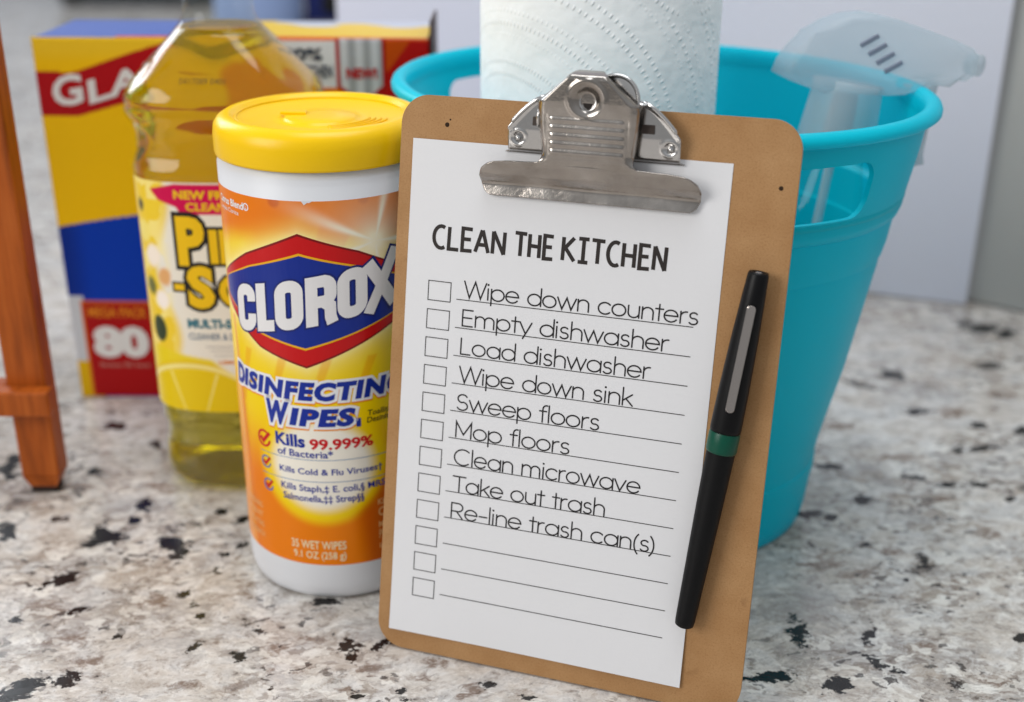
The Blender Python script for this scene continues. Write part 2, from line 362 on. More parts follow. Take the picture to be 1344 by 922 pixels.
clm = n('TexNoise', {'Vector': tc, 'Scale': 13., 'Detail': 2.}).outputs[0]
gm = n.math('ADD', n6, n.math('MULTIPLY', n.math('SUBTRACT', clm, .5), .35))
base = n.mix(n.ramp(gm, [(.55, (0, 0, 0)), (.575, (.4, .4, .4)), (.61, (.5, .5, .5)), (.63, (.85, .85, .85))]), base, L4(132, 122, 114))
base = n.mix(n.ramp(gm, [(.635, (0, 0, 0)), (.65, (.9, .9, .9))]), base, L4(44, 38, 38))
wq = n('VectorMath', {0: n('VectorMath', {0: n('TexNoise', {'Vector': mp, 'Scale': 150., 'Detail': 3.}).outputs['Color'], 1: (.5, .5, .5)}, operation='SUBTRACT').outputs[0], 'Scale': .012}, operation='SCALE').outputs[0]
for sc_, lo, cc, hi in ((115., .85, (150, 136, 122), .5), (230., .88, (118, 106, 98), .6), (170., .86, (232, 228, 220), .6), (300., .95, (48, 42, 42), .85)):
    vq = n('TexVoronoi', {'Vector': n('VectorMath', {0: mpw, 1: wq}, operation='ADD').outputs[0], 'Scale': sc_})
    sv = n('SeparateColor', {0: vq.outputs['Color']}).outputs[0]
    mk = n.math('MULTIPLY', n('MapRange', {0: sv, 1: lo-.01, 2: lo+.01, 4: hi}).outputs[0], n('MapRange', {0: clm, 1: .40, 2: .56}).outputs[0])
    base = n.mix(mk, base, L4(*cc))
n4 = n('TexNoise', {'Vector': mpw, 'Scale': 620., 'Detail': 3., 'Roughness': .7}).outputs[0]
base = n.mix(n.ramp(n4, [(.34, (.3, .3, .3)), (.44, (0, 0, 0))]), base, L4(120, 108, 98)); base = n.mix(n.ramp(n4, [(.55, (0, 0, 0)), (.68, (.25, .25, .25))]), base, L4(236, 234, 230))
n5 = n('TexNoise', {'Vector': mp, 'Scale': 19., 'Detail': 7., 'Roughness': .7}).outputs[0]
base = n.mix(n.ramp(n5, [(.54, (0, 0, 0)), (.60, (.35, .35, .35)), (.72, (.6, .6, .6))]), base, L4(156, 152, 150))
dkf = n.math('ADD', sep.outputs[0], n.math('ADD', n.math('MULTIPLY', n.math('SUBTRACT', n2, .5), 2.3), n.math('MULTIPLY', n.math('SUBTRACT', n3, .5), 1.2)))
base = n.mix(n.ramp(dkf, [(.44, (0, 0, 0)), (.49, (.5, .5, .5)), (.54, (.97, .97, .97))]), base, L4(15, 14, 16))
n.l.new(base, n.b.inputs['Base Color'])
n.l.new(n('MapRange', {0: n2, 3: .08, 4: .22}).outputs[0], n.b.inputs['Roughness']); n.bump(n3, .00006)
P = np.stack([X, Y, np.zeros_like(X)], -1)
ct = grid_obj('countertop', P, granite, col=col); ct['kind'] = 'structure'
wallm = micro(mat('wall_paint', (226, 228, 240), .6), 200, .0003); greym = micro(mat('grey_paint', (184, 184, 180), .6), 200, .0003)
A = np.array([.333, .838]); B = np.array([-.142, 1.004]); d = (B-A)/np.linalg.norm(B-A)
def wall(name, p, q, z1, th, mt):
    p = np.array(p); q = np.array(q); dd = (q-p)/np.linalg.norm(q-p); nn = np.array([dd[1], -dd[0]]);
    if nn[1] < 0: nn = -nn
    pts = [p, q, q+nn*th, p+nn*th]; o = bm_obj(name, prism_bm([tuple(a) for a in pts], 0.0005, z1, .002), mt); o['kind'] = 'structure'; return o
wall('wall', A, B, .9, .05, wallm)
wall('side_wall', A+np.array([.002, .012]), (.62, .63), .9, .03, greym)
fw_ = wall('far_wall', (-3.2, 2.9), (2.5, 2.9), 1.6, .05, micro(mat('far_paint', (160, 166, 176), .7), 50, .0005))

# far, blurred things on the counter behind
t = empty('storage_box', 'blurred dark navy box on the counter far behind the yellow bin bag carton', 'box', (-.232, 1.6, 0))
navy = micro(mat('navy_card', (12, 28, 92), .5)); blk = micro(mat('black_plastic', (10, 10, 13), .4))
bm_obj('carton', box_bm(-.034, .034, 0, .12, 0, .30, .003), navy, t); bm_obj('dark_panel', box_bm(-.012, .024, -.004, -.0005, .108, .28, .001), blk, t)
bm_obj('base', box_bm(-.05, .04, -.03, .13, .0, .098, .004), micro(mat('taupe_tray', (96, 92, 98), .6)), t)
t = empty('food_canister', 'blurred pale blue canister on the counter far behind the amber bottle', 'canister', (-.325, 1.6, 0))
lathe('canister_body', [(0, .001), (.05, .001), (.056, .006), (.056, .17), (.053, .175), (0, .175)], micro(mat('pale_blue', (140, 160, 200), .4)), t, n=48)
lathe('canister_lid', [(0, .22), (.05, .218), (.058, .21), (.058, .1765), (0, .1765)], micro(mat('pale_grey', (175, 182, 196), .4)), t, n=48)
t = empty('toaster', 'blurred dark grey appliance at the far back left of the counter', 'appliance', (-.80, 2.5, 0))
dg = micro(mat('dark_grey_metal', (70, 80, 82), .4))
bm_obj('appliance_body', box_bm(-.12, .26, 0, .2, .012, .2, .02, 4), dg, t); bm_obj('top_slot', box_bm(-.06, .18, .06, .09, .2005, .203), blk, t)
for sx in (-.09, .23):
    bm_obj('foot', box_bm(sx-.015, sx+.015, .02, .06, 0, .013), blk, t)

# ------------------------------------------------------------------ bin bag carton
CB = (-.262, .673)
t = empty('bin_bag_carton', 'yellow, blue and red carton of bin bags standing behind the amber bottle', 'carton', (CB[0], CB[1], 0))
Wb, Hb, Db = 216., 215., 70.
def boxcol(u, v):
    Y_ = lin((248, 196, 0)); c = np.ones(u.shape+(3,))*Y_
    c = cmix(c, sstep((v-200)/10)*.3, lin((235, 205, 70)))
    # orange / red field on the right
    rf = sstep((u-104)/6)
    c = cmix(c, rf*(v < 215.5), lin((232, 120, 0))); c = cmix(c, rf*(v < 215.5)*sstep((u-188)/6), lin((206, 76, 0)))
    c = cmix(c, rf*(v < 215.5)*(poly_sd(u, v, [(217, 214), (206, 214), (178, 178), (160, 150), (216, 150)]) < 0), lin((190, 12, 10)))
    # red banner
    sd = poly_sd(u, v, [(-2, 197), (20, 196), (60, 209), (108, 222), (108, 192), (60, 183), (20, 172), (-2, 172)])
    c = cmix(c, (sd < 0)*(v > 0), lin((178, 10, 20)))
    # white info label
    c = cmix(c, ((u > 118) & (u < 165) & (v > 189) & (v < 214)), lin((226, 224, 226)))
    # badge
    sd = poly_sd(u, v, [(167, 217), (190.5, 217), (190.5, 190), (179, 181), (167, 190)])
    c = cmix(c, sd < 2.0, lin((176, 20, 14))); c = cmix(c, sd < 0, lin((212, 212, 216))*(.8+.25*np.sin(u*.75)[..., None]))
    # blue lower part
    bl = v < 112+u*.10-((u-90)/90)**2*4
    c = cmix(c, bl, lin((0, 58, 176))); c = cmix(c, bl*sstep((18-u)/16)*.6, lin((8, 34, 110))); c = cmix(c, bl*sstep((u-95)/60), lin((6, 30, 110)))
    # bottom left corner
    c = cmix(c, ((u < 9) & (v < 66) & (v > 24)), lin((205, 208, 214))); c = cmix(c, ((u < 14) & (v <= 24)), lin((228, 180, 10)))
    # count panel
    c = cmix(c, ((u > 7) & (u < 54) & (v < 63) & (v > 1)), lin((172, 14, 18)))
    c = cmix(c, (((u > 7) & (u < 54) & (v < 63) & (v > 61.6)) | ((u > 7) & (u < 8.3) & (v < 63) & (v > 1))), lin((214, 110, 30)))
    return c
U, V = np.meshgrid(np.linspace(0, Wb, 300), np.linspace(0, Hb, 300))
bulge = 1.8*np.sin(U/Wb*PI)*np.sin(V/Hb*PI)
edge = np.minimum.reduce([U, Wb-U, Hb-V, V]); rd = np.where(edge < 1.2, (1.2-edge)**2*.5, 0)
cardm = attr_mat('printed_card', .38)
N(cardm).bump(N(cardm)('TexNoise', {'Scale': 60., 'Detail': 4.}).outputs[0], .0004)
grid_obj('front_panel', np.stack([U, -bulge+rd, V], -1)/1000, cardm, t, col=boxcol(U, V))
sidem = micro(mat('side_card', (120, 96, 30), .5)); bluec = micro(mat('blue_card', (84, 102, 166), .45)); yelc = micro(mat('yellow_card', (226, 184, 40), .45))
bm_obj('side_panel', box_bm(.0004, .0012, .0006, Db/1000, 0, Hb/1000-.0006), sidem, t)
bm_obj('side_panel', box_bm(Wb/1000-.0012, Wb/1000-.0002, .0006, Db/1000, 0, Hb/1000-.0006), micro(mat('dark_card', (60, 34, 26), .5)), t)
bm_obj('back_panel', box_bm(.0014, Wb/1000-.0014, Db/1000-.001, Db/1000, 0, Hb/1000-.0006), bluec, t)
def topcol(u, v):
    c = np.ones(u.shape+(3,))*lin((92, 112, 178)); c = cmix(c, sstep((u-95)/20), lin((226, 190, 70)))
    c = cmix(c, (v < 6)*(u > 45), lin((214, 60, 40))); c = cmix(c, (u > 122)*(v > 46+8*np.sin(u*.12)), lin((190, 194, 206))); c = cmix(c, sstep((9-np.hypot((u-150)*.6, v-40))/3), lin((196, 200, 210))); return c
U, V = np.meshgrid(np.linspace(1, Wb-1, 120), np.linspace(.6, Db, 50))
grid_obj('top_flap', np.stack([U, V, Hb-.3+2.2*np.sin((U-4)/Wb*PI)*np.sin(V/Db*PI)+.0*V], -1)/1000, cardm, t, col=topcol(U, V))
bm_obj('torn_flap', prism_bm([(Wb/1000+.0003, .004), (Wb/1000+.0016, .004), (Wb/1000+.0016, .05), (Wb/1000+.0003, .05)], .185, Hb/1000+.009, 0), micro(mat('dark_card2', (66, 40, 30), .5)), t)
def boxmap(u, v, z=0):
    bl = 1.8*math.sin(u/Wb*PI)*math.sin(v/Hb*PI); return (u/1000, -bl/1000-.00035-z, v/1000)
whitep = mat('white_print', (228, 226, 224), .4); orangep = mat('orange_print', (226, 130, 20), .4); greyp = mat('grey_print', (70, 76, 90), .4); redp = mat('red_print', (186, 10, 24), .4)
def slant(k, u0): return lambda x, y: (x, y+(x-u0)*k)
p = font_print('G', 8, 25, 176.5, 193.5, .03); p.warp(slant(.17, 8)); p.make('brand_lettering', boxmap, whitep, t, cut=12)
p = font_print('LAD', 28, 79, 177, 190, .03); p.warp(slant(.30, 22)); p.make('brand_lettering', boxmap, whitep, t, cut=12)
font_print('80', 11.5, 45, 26.5, 47, .06).make('count_number', boxmap, whitep, t)
font_print('MEGA PACK', 11, 46, 52.5, 59, .03).make('pack_lettering', boxmap, orangep, t)
font_print('Bolsas 80 bags', 14, 44, 19.5, 23.5, .02).make('pack_lettering', boxmap, mat('pink_print', (196, 120, 110), .4), t)
font_print('NEW!', 170.5, 187.5, 193.5, 199.5, .05).make('badge_lettering', boxmap, redp, t)
font_print('80%', 136, 158, 203, 210, .05).make('panel_lettering', boxmap, greyp, t); font_print('TALL KITCHEN', 132, 163, 194, 201, .03).make('panel_lettering', boxmap, greyp, t)

# ------------------------------------------------------------------ wooden easel at the left edge
t = empty('wooden_easel', 'small orange-brown wooden easel cut off by the left edge of the picture', 'easel', (-.2435, .554, 0))
wood = mat('stained_wood', (176, 92, 34), .42, Specular_IOR_Level=.25); n = N(wood); c_ = n('TexCoord').outputs['Object']
mp = n('Mapping', {'Vector': c_, 'Scale': (60, 60, 5)}).outputs[0]; wv = n('TexNoise', {'Vector': mp, 'Scale': 3.5, 'Detail': 6., 'Roughness': .6}).outputs[0]
n.l.new(n.ramp(wv, [(.3, L4(128, 60, 16)), (.52, L4(170, 84, 24)), (.72, L4(184, 98, 36))]), n.b.inputs['Base Color']); n.bump(wv, .0002)
darkw = micro(mat('dark_wood', (84, 44, 22), .5)); rub = micro(mat('dark_rubber', (40, 26, 20), .6))
for x0 in (-.0095, -.19):
    lb = box_bm(x0, x0+.0195, 0, .014, .010, .30, .0012)
    bmesh.ops.recalc_face_normals(lb, faces=lb.faces); bm_obj('leg', lb, wood, t); bm_obj('leg_tip', prism_taper(x0+.0002, x0+.0193, .0002, .0138, .0036, .0102, .0028), wood, t); bm_obj('foot_pad', box_bm(x0+.003, x0+.0165, .002, .012, 0, .0038, .0008), rub, t)
bm_obj('ledge', box_bm(-.20, .0142, -.010, -.0004, .049, .0625, .0012), wood, t); bm_obj('ledge', box_bm(-.168, -.0105, .001, .012, .050, .0615, .0012), wood, t)
bm_obj('top_rail', box_bm(-.20, .0165, -.010, -.0004, .243, .262, .0012), darkw, t)
g = bm_obj('back_leg', box_bm(-.098, -.082, 0, .012, 0, .30, .0012), wood, t); g.location = (0, .09, 0); g.rotation_euler = (R(14), 0, 0)

# ------------------------------------------------------------------ amber cleaner bottle
BX, BY = -.1395, .592
t = empty('cleaner_bottle', 'clear bottle of amber liquid cleaner with a white and yellow label, behind the yellow-lidded canister', 'bottle', (BX, BY, 0))
def sup(e, b_): return lambda th: (math.copysign(abs(math.cos(th))**(2/e), math.cos(th)), b_*math.copysign(abs(math.sin(th))**(2/e), math.sin(th)))
prof = [(0, .004), (18, .0032), (34, .0006), (39, .0002), (42.5, .0025), (45.2, .008), (46, .014), (45.4, .020), (43.6, .027), (43.4, .033), (44.6, .037), (45, .040), (45, .1665), (45.6, .1695), (44.8, .1725), (43.0, .178), (44.2, .186), (46.4, .1945), (46.8, .1975), (45.6, .1990), (46.7, .2005), (46.4, .2035), (43.4, .2085), (36.6, .2160), (29.8, .2232), (23.2, .2302), (18.8, .2352), (17.0, .239), (16.4, .244), (16.4, .262), (17.5, .264), (17.5, .268), (15.5, .269)]
def bottle_grid(prof, inset=0, nth=160):
    th = np.linspace(0, 2*PI, nth, endpoint=False); rows = []
    zz = [z for r, z in prof]; rr_ = [r for r, z in prof]
    # densify
    seq = []
    for (r0, z0), (r1, z1) in zip(prof[:-1], prof[1:]):
        k = max(1, int(max(abs(z1-z0)/.0025, abs(r1-r0)/3)));
        for j in range(k): seq.append((r0+(r1-r0)*j/k, z0+(z1-z0)*j/k))
    seq.append(prof[-1])
    for r, z in seq:
        f = sstep(np.array((z-.208)/.028)); e = 3.0*(1-f)+2*f; b_ = .80*(1-f)+1.0*f
        s = np.array([sup(e, b_)(a) for a in th]); q = max(r-inset, 0)/1000*s
        # moulded facets round the shoulder
        amp = .0075*math.exp(-((z-.185)/.011)**4)+.0030*math.exp(-((z-.214)/.010)**2)
        q = q*(1-(amp/.046)*(np.abs(((th*6/PI+z*70) % 2)-1)*np.abs(((th*6/PI-z*70) % 2)-1))[:, None])
        rows.append(np.column_stack([q, np.full(nth, z)]))
    return np.array(rows)
shell = bpy.data.materials.new('clear_plastic'); shell.use_nodes = True; nn = shell.node_tree.nodes; ll = shell.node_tree.links; nn.remove(nn['Principled BSDF'])
tr = nn.new('ShaderNodeBsdfTransparent'); tr.inputs[0].default_value = (.96, .97, .95, 1); gl = nn.new('ShaderNodeBsdfGlossy'); gl.inputs['Roughness'].default_value = .06; lwt = nn.new('ShaderNodeLayerWeight'); pw = nn.new('ShaderNodeMath'); pw.operation = 'POWER'; pw.inputs[1].default_value = 3.5; ll.new(lwt.outputs['Facing'], pw.inputs[0])
fr = nn.new('ShaderNodeMath'); fr.operation = 'MULTIPLY_ADD'; fr.inputs[1].default_value = .5; fr.inputs[2].default_value = .015; ll.new(pw.outputs[0], fr.inputs[0])
mx = nn.new('ShaderNodeMixShader'); ll.new(fr.outputs[0], mx.inputs[0]); ll.new(tr.outputs[0], mx.inputs[1]); ll.new(gl.outputs[0], mx.inputs[2]); ll.new(mx.outputs[0], nn['Material Output'].inputs[0])
liq = mat('amber_liquid', (255, 246, 200), .02, 0, IOR=1.34, Transmission_Weight=1.0); n = N(liq)
va = n('VolumeAbsorption', {'Color': (.92, .895, .0, 1), 'Density': 23.}); n.l.new(va.outputs[0], n.n['Material Output'].inputs['Volume'])
df = n('BsdfDiffuse', {'Color': L4(236, 200, 0)}); ts = n('BsdfTranslucent', {'Color': L4(236, 200, 0)}); a1 = n('AddShader', {0: df.outputs[0], 1: ts.outputs[0]})
m1 = n('MixShader', {0: .09, 1: n.b.outputs[0], 2: a1.outputs[0]}); n.l.new(m1.outputs[0], n.n['Material Output'].inputs[0])
grid_obj('bottle_shell', bottle_grid(prof), shell, t, closed_u=True)
lp = [q for q in prof if q[1] < .234]+[(20.5, .2335), (0, .2336)]
lp = [(max(r, 0), z+.0008 if z < .006 else z) for r, z in lp]
grid_obj('amber_liquid', bottle_grid(lp, 1.1), liq, t, closed_u=True)
lathe('bottle_cap', [(.0190, .2575), (.0205, .2575), (.0205, .287), (.018, .290), (0, .290)], micro(mat('yellow_cap', (220, 180, 20), .4)), t, n=64)
# label as a sheet wrapped round the flat front; u is arc length from the centre line
ths = np.linspace(-PI, 0, 2001); sx = np.sign(np.cos(ths))*np.abs(np.cos(ths))**(2/3.)*.0453; sy = -np.abs(np.sin(ths))**(2/3.)*.80*.0453
sl = np.concatenate([[0], np.cumsum(np.hypot(np.diff(sx), np.diff(sy)))]); sl -= sl[1000]
def botmap(u, v, z=0, lift=.0002):
    k = 1+(lift+z)/.045; u = u/1000; return (float(np.interp(u, sl, sx))*k, float(np.interp(u, sl, sy))*k, v/1000)
def pinecol(u, v):
    c = np.ones(u.shape+(3,))*lin((236, 232, 220)); nz = vnoise(u, v, .12, 3)
    c = cmix(c, sstep((-26-u+5*np.sin(v*.09))/6), lin((240, 205, 50))); c = cmix(c, sstep((u-26)/8), lin((240, 205, 50)))
    c = cmix(c, (sstep((-24-u)/8)*(nz > .55))*.7, lin((252, 236, 150)))
    c = cmix(c, sstep((150-np.abs(v-150)*8)/100)*0, lin((250, 240, 160)))
    # flowers and leaves at the left
    for (a, b, r_, cc) in ((-36, 128, 5, (248, 236, 220)), (-30, 118, 4, (226, 170, 110)), (-40, 112, 4, (110, 112, 60)), (-33, 106, 4, (250, 240, 230)), (-41, 140, 5, (246, 226, 120)), (-42, 153, 3, (70, 70, 60))):
        c = cmix(c, sstep((r_-np.hypot(u-a, (v-b)*.8)+2*nz)/2.5), lin(cc))
    c = cmix(c, sstep((6-np.hypot((u+37)*1.1, (v-90)*.75))/1.5), lin((58, 72, 52)))
    # lemon
    lem = poly_sd(u, v, [(-60, 82), (-35, 80), (-10, 76), (5, 66), (14, 58), (60, 62), (60, 30), (-60, 30)])
    c = cmix(c, sstep(-lem/2), lin((232, 200, 20)))
    ang = np.arctan2(v-30, u+20); rr_ = np.hypot(u+20, v-30)
    c = cmix(c, (lem < 0)*sstep((np.abs(np.sin(ang*5))*-1+.12)/.1)*(rr_ < 40)*.8, lin((248, 236, 140)))
    c = cmix(c, (lem < 0)*sstep((2-np.abs(rr_-42))/2)*.8, lin((250, 240, 170))); c = cmix(c, (lem < 0)*(rr_ > 45)*.7, lin((238, 214, 40)))
    # banner
    sd = poly_sd(u, v, [(-33, 162), (-20, 165.2), (50, 165.4), (50, 150.6), (-18, 150.6), (-20, 154), (-29, 157)])
    c = cmix(c, sstep((-sd+.3)/.6), lin((206, 8, 78)))
    return c
U, V = np.meshgrid(np.linspace(-56, 56, 260), np.linspace(47, 166, 250))
Pl = np.array([[botmap(a, b) for a, b in zip(ru, rv)] for ru, rv in zip(U, V)])
labm = attr_mat('glossy_label', .3, .2)
grid_obj('front_label', Pl, labm, t, col=pinecol(U, V))
bm1 = lambda u, v, z=0: botmap(u, v, z, .00032); bm2 = lambda u, v, z=0: botmap(u, v, z, .00042)
blackp = mat('black_print', (26, 22, 20), .4); yelp = mat('yellow_print', (238, 194, 8), .4); tealp = mat('teal_print', (30, 110, 130), .4)
for s_, a in (('P', (-20.5, -8.0, 125.5, 149)), ('INE', (-5.6, 25, 126, 143.5)), ('-', (-25, -19.5, 112, 115.5)), ('S', (-17.5, -5.5, 103.5, 124.5)), ('OL', (-3, 21, 104, 120.5))):
    k_ = .03 if s_ in 'PS' else .06
    font_print(s_, *a, off=.12, ref=k_).make('brand_outline', bm1, blackp, t, cut=4)
    font_print(s_, *a, off=.05, ref=k_).make('brand_lettering', bm2, yelp, t, cut=4)
font_print('NEW FRESH', -20.5, 14, 158.0, 162.3, .04).make('banner_lettering', bm1, yelp, t, cut=5)
font_print('CLEANER', -15, 12, 152.3, 156.4, .03).make('banner_lettering', bm1, yelp, t, cut=5)
font_print('MULTI-SURFACE', -20, 24, 92.5, 97.5, .05).make('label_lettering', bm1, tealp, t, cut=5)
font_print('CLEANER & DEODORIZER', -20, 24, 86.5, 90, .02).make('label_lettering', bm1, mat('slate_print', (110, 130, 150), .4), t, cut=5)
for k, (a, b) in enumerate(((-12, 16), (-10, 14), (-8, 15))):
    font_print('concentrated for tough messes'[k*3:k*3+18], a, b, 82.4-k*2.4, 83.6-k*2.4, .0).make('label_lettering', bm1, mat('pale_grey_print', (140, 140, 146), .4), t, cut=5)
font_print('LEMON FRESH', -6, 18, 73.5, 75.6, .03).make('label_lettering', bm1, orangep, t, cut=5)
font_print('0417089 0401', -13, 10, 0, 3.2, .0)  # measured only
def codemap(u, v, z=0):                              # printed date code, on the sloping shoulder
    zz_ = .2115+v/1000*.75; r_ = np.interp(zz_, [.2035, .2085, .2160, .2232, .2302], [46.4, 43.4, 36.6, 29.8, 23.2])/1000
    return (u/1000, -(r_*.83)*(1-abs(u/1000/r_)**3)**(1/3)-.0006, zz_)
font_print('0417089 0401', -13, 8, 0, 3.4, .0).make('date_code', codemap, mat('brown_print', (96, 66, 10), .5), t, cut=5)

# ------------------------------------------------------------------ teal bucket
KX, KY, KA, KB, KYAW = .0659, .5727, .1307, .1141, -.6949
t = empty('bucket', 'turquoise plastic bucket with cut-out handles holding the paper towels, behind the clipboard', 'bucket', (KX, KY, 0))
teal = mat('turquoise_plastic', (0, 218, 236), .34, Specular_IOR_Level=.2, Subsurface_Weight=.0); micro(teal, 500, .00006, .06); n = N(teal)
tls = n('BsdfTranslucent', {'Color': L4(0, 218, 240)}); mxs = n('MixShader', {0: .34, 1: n.b.outputs[0], 2: tls.outputs[0]}); n.l.new(mxs.outputs[0], n.n['Material Output'].inputs[0])
def ksec(s, z, th):
    a = KA*s*math.cos(th); b = KB*s*math.sin(th); c, q = math.cos(KYAW), math.sin(KYAW); return (c*a-q*b, q*a+c*b, z)
bp = [(.02, .004), (.5, .0035), (.62, .001), (.645, .0005), (.662, .003), (.672, .009), (.683, .022), (.686, .028), (.692, .0285), (.6935, .0335), (.690, .034), (.70, .046), (.765, .085), (.835, .138), (.842, .145), (.850, .1455), (.856, .1495), (.868, .1600), (.872, .1640), (.887, .1655), (.893, .1680), (.893, .1705), (.900, .1745), (.925, .192), (.942, .2070)]
def kgrid(pr, nth=220): th = np.linspace(0, 2*PI, nth, endpoint=False); return np.array([[ksec(s, z, a) for a in th] for s, z in pr])
bod = grid_obj('bucket_wall', kgrid(bp), teal, t, closed_u=True)
sol = bod.modifiers.new('s', 'SOLIDIFY'); sol.thickness = .0022; sol.offset = 1
def cutter(a0, a1, z0, z1):                          # rounded slot, built round the wall between two angles
    pts = round_rect(a0, a1, z0, z1, (z1-z0)*.42, 8); kk = (a1-a0)
    bm = bmesh.new(); Lr = []
    cz, ca = (z0+z1)/2, (a0+a1)/2; outl = []
    asp = .12
    for x, y in round_rect(0, (a1-a0)*asp, z0, z1, .009, 8): outl.append((a0+x/asp, y))
    # densify long sides
    o2 = []
    for i in range(len(outl)):
        p_, q_ = outl[i], outl[(i+1) % len(outl)]; k = max(1, int(abs(q_[0]-p_[0])/.06))
        for j in range(k): o2.append((p_[0]+(q_[0]-p_[0])*j/k, p_[1]+(q_[1]-p_[1])*j/k))
    A_ = [bm.verts.new(ksec(.82, y, x)) for x, y in o2]; B_ = [bm.verts.new(ksec(1.02, y, x)) for x, y in o2]
    ctr = (bm.verts.new(ksec(.80, cz, ca)), bm.verts.new(ksec(1.04, cz, ca)))
    k = len(o2)
    for i in range(k):
        j = (i+1) % k; bm.faces.new((A_[i], A_[j], B_[j], B_[i])); bm.faces.new((A_[j], A_[i], ctr[0])); bm.faces.new((B_[i], B_[j], ctr[1]))
    return bm_obj('cut', bm, None, t)
for (a0, a1) in ((R(-66), R(-11)), (R(116), R(186))):
    co = cutter(a0, a1, .1735, .1978); bo = bod.modifiers.new('b', 'BOOLEAN'); bo.operation = 'DIFFERENCE'; bo.solver = 'EXACT'; bo.object = co; co['tmp'] = 1
dg_ = bpy.context.evaluated_depsgraph_get(); me = bpy.data.meshes.new_from_object(bod.evaluated_get(dg_)); bod.modifiers.clear(); bod.data = me
me.shade_smooth()
for o in [o for o in bpy.data.objects if o.get('tmp')]: bpy.data.objects.remove(o)
md = bod.modifiers.new('n', 'EDGE_SPLIT'); md.split_angle = R(40)
rp = [(.936, .2035), (.938, .2085), (.946, .2116), (.962, .2126), (.980, .2122), (.994, .2110), (1.0, .2092), (.999, .2076), (.992, .2068), (.975, .2070), (.955, .2068), (.944, .2040)]
grid_obj('rolled_rim', kgrid(rp+rp[:1]), teal, t, closed_u=True)

lg = [(.898, .1700), (.905, .1722), (.911, .1732), (.915, .1724), (.914, .1708), (.905, .1690), (.898, .1688), (.894, .1694)]
grid_obj('moulded_ledge', kgrid(lg+lg[:1]), teal, t, closed_u=True)

# ------------------------------------------------------------------ paper towel roll
TX, TY, TR = .0395, .5727, .0548
t = empty('paper_towel_roll', 'white embossed roll of paper towels standing up in the turquoise bucket', 'paper towels', (TX, TY, .006))
tow = mat('embossed_paper', (232, 235, 235), .85); n = N(tow); uvn = n('TexCoord').outputs['Object']
s3 = n('SeparateXYZ', {0: uvn}); an = n.math('MULTIPLY', n.math('ARCTAN2', s3.outputs[1], s3.outputs[0]), TR)
wig = n('TexNoise', {'Vector': n('CombineXYZ', {0: an, 1: s3.outputs[2]}).outputs[0], 'Scale': 13., 'Detail': 1.}).outputs[0]
def dots(fu, fv, ph):
    a = n.math('ADD', n.math('MULTIPLY', an, fu), n.math('MULTIPLY', wig, 26.)); b = n.math('ADD', n.math('MULTIPLY', s3.outputs[2], fv), n.math('MULTIPLY', wig, 22.))
    q = n.math('MULTIPLY', n.math('SINE', n.math('ADD', a, b)), n.math('SINE', n.math('ADD', n.math('SUBTRACT', a, n.math('MULTIPLY', b, 1.0)), ph)))
    return n.math('POWER', n.math('MAXIMUM', q, 0.), 2.0)
def rings(a0, z0, f):
    da = n.math('SUBTRACT', an, a0); dz_ = n.math('SUBTRACT', s3.outputs[2], z0); d_ = n.math('SQRT', n.math('ADD', n.math('MULTIPLY', da, da), n.math('MULTIPLY', dz_, dz_)))
    th_ = n.math('MULTIPLY', n.math('ARCTAN2', dz_, da), f); q = n.math('MULTIPLY', n.math('MAXIMUM', n.math('SINE', n.math('MULTIPLY', d_, 1150.)), 0.), n.math('MAXIMUM', n.math('SINE', th_), 0.))
    return n.math('POWER', q, 1.3), d_
q1, d1_ = rings(-.135, .175, 170.); q2, d2_ = rings(-.045, .275, 70.)
sel = n('MapRange', {0: d2_, 1: .036, 2: .040}).outputs[0]
arcs = n('Mix', {0: sel, 2: q2, 3: q1}, data_type='FLOAT').outputs[0]
band = n('MapRange', {0: n.math('SINE', n.math('MULTIPLY', d1_, 330.)), 1: -.5, 2: .3}).outputs[0]
hgt = n.math('ADD', n.math('MULTIPLY', arcs, band), n.math('MULTIPLY', n('TexNoise', {'Vector': uvn, 'Scale': 900., 'Detail': 2.}).outputs[0], .2))
hgt = n.math('ADD', hgt, n.math('MULTIPLY', n('TexNoise', {'Vector': uvn, 'Scale': 75., 'Detail': 2.}).outputs[0], 3.6))
n.bump(n.math('ADD', hgt, n.math('MULTIPLY', wig, 1.2)), .0005, .7)
tb = [(.021, .001), (TR-.001, .001), (TR, .002), (TR, .279), (TR-.001, .28), (.021, .28), (.0208, .27), (.0208, .01), (.021, .001)]
lathe('towel_sheets', tb, tow, t, n=160)
lathe('cardboard_core', [(.0200, .0005), (.0205, .0005), (.0205, .2805), (.0195, .2805), (.0195, .0005), (.0200, .0005)], micro(mat('core_card', (170, 140, 105), .8)), t, n=64)
ph = np.linspace(0, .4, 12); 
grid_obj('loose_edge', np.array([[((TR+.0003+.0007*k/11)*math.cos(a), (TR+.0003+.0007*k/11)*math.sin(a), z) for k, a in enumerate(R(60)+ph)] for z in (.002, .14, .279)]), tow, t)

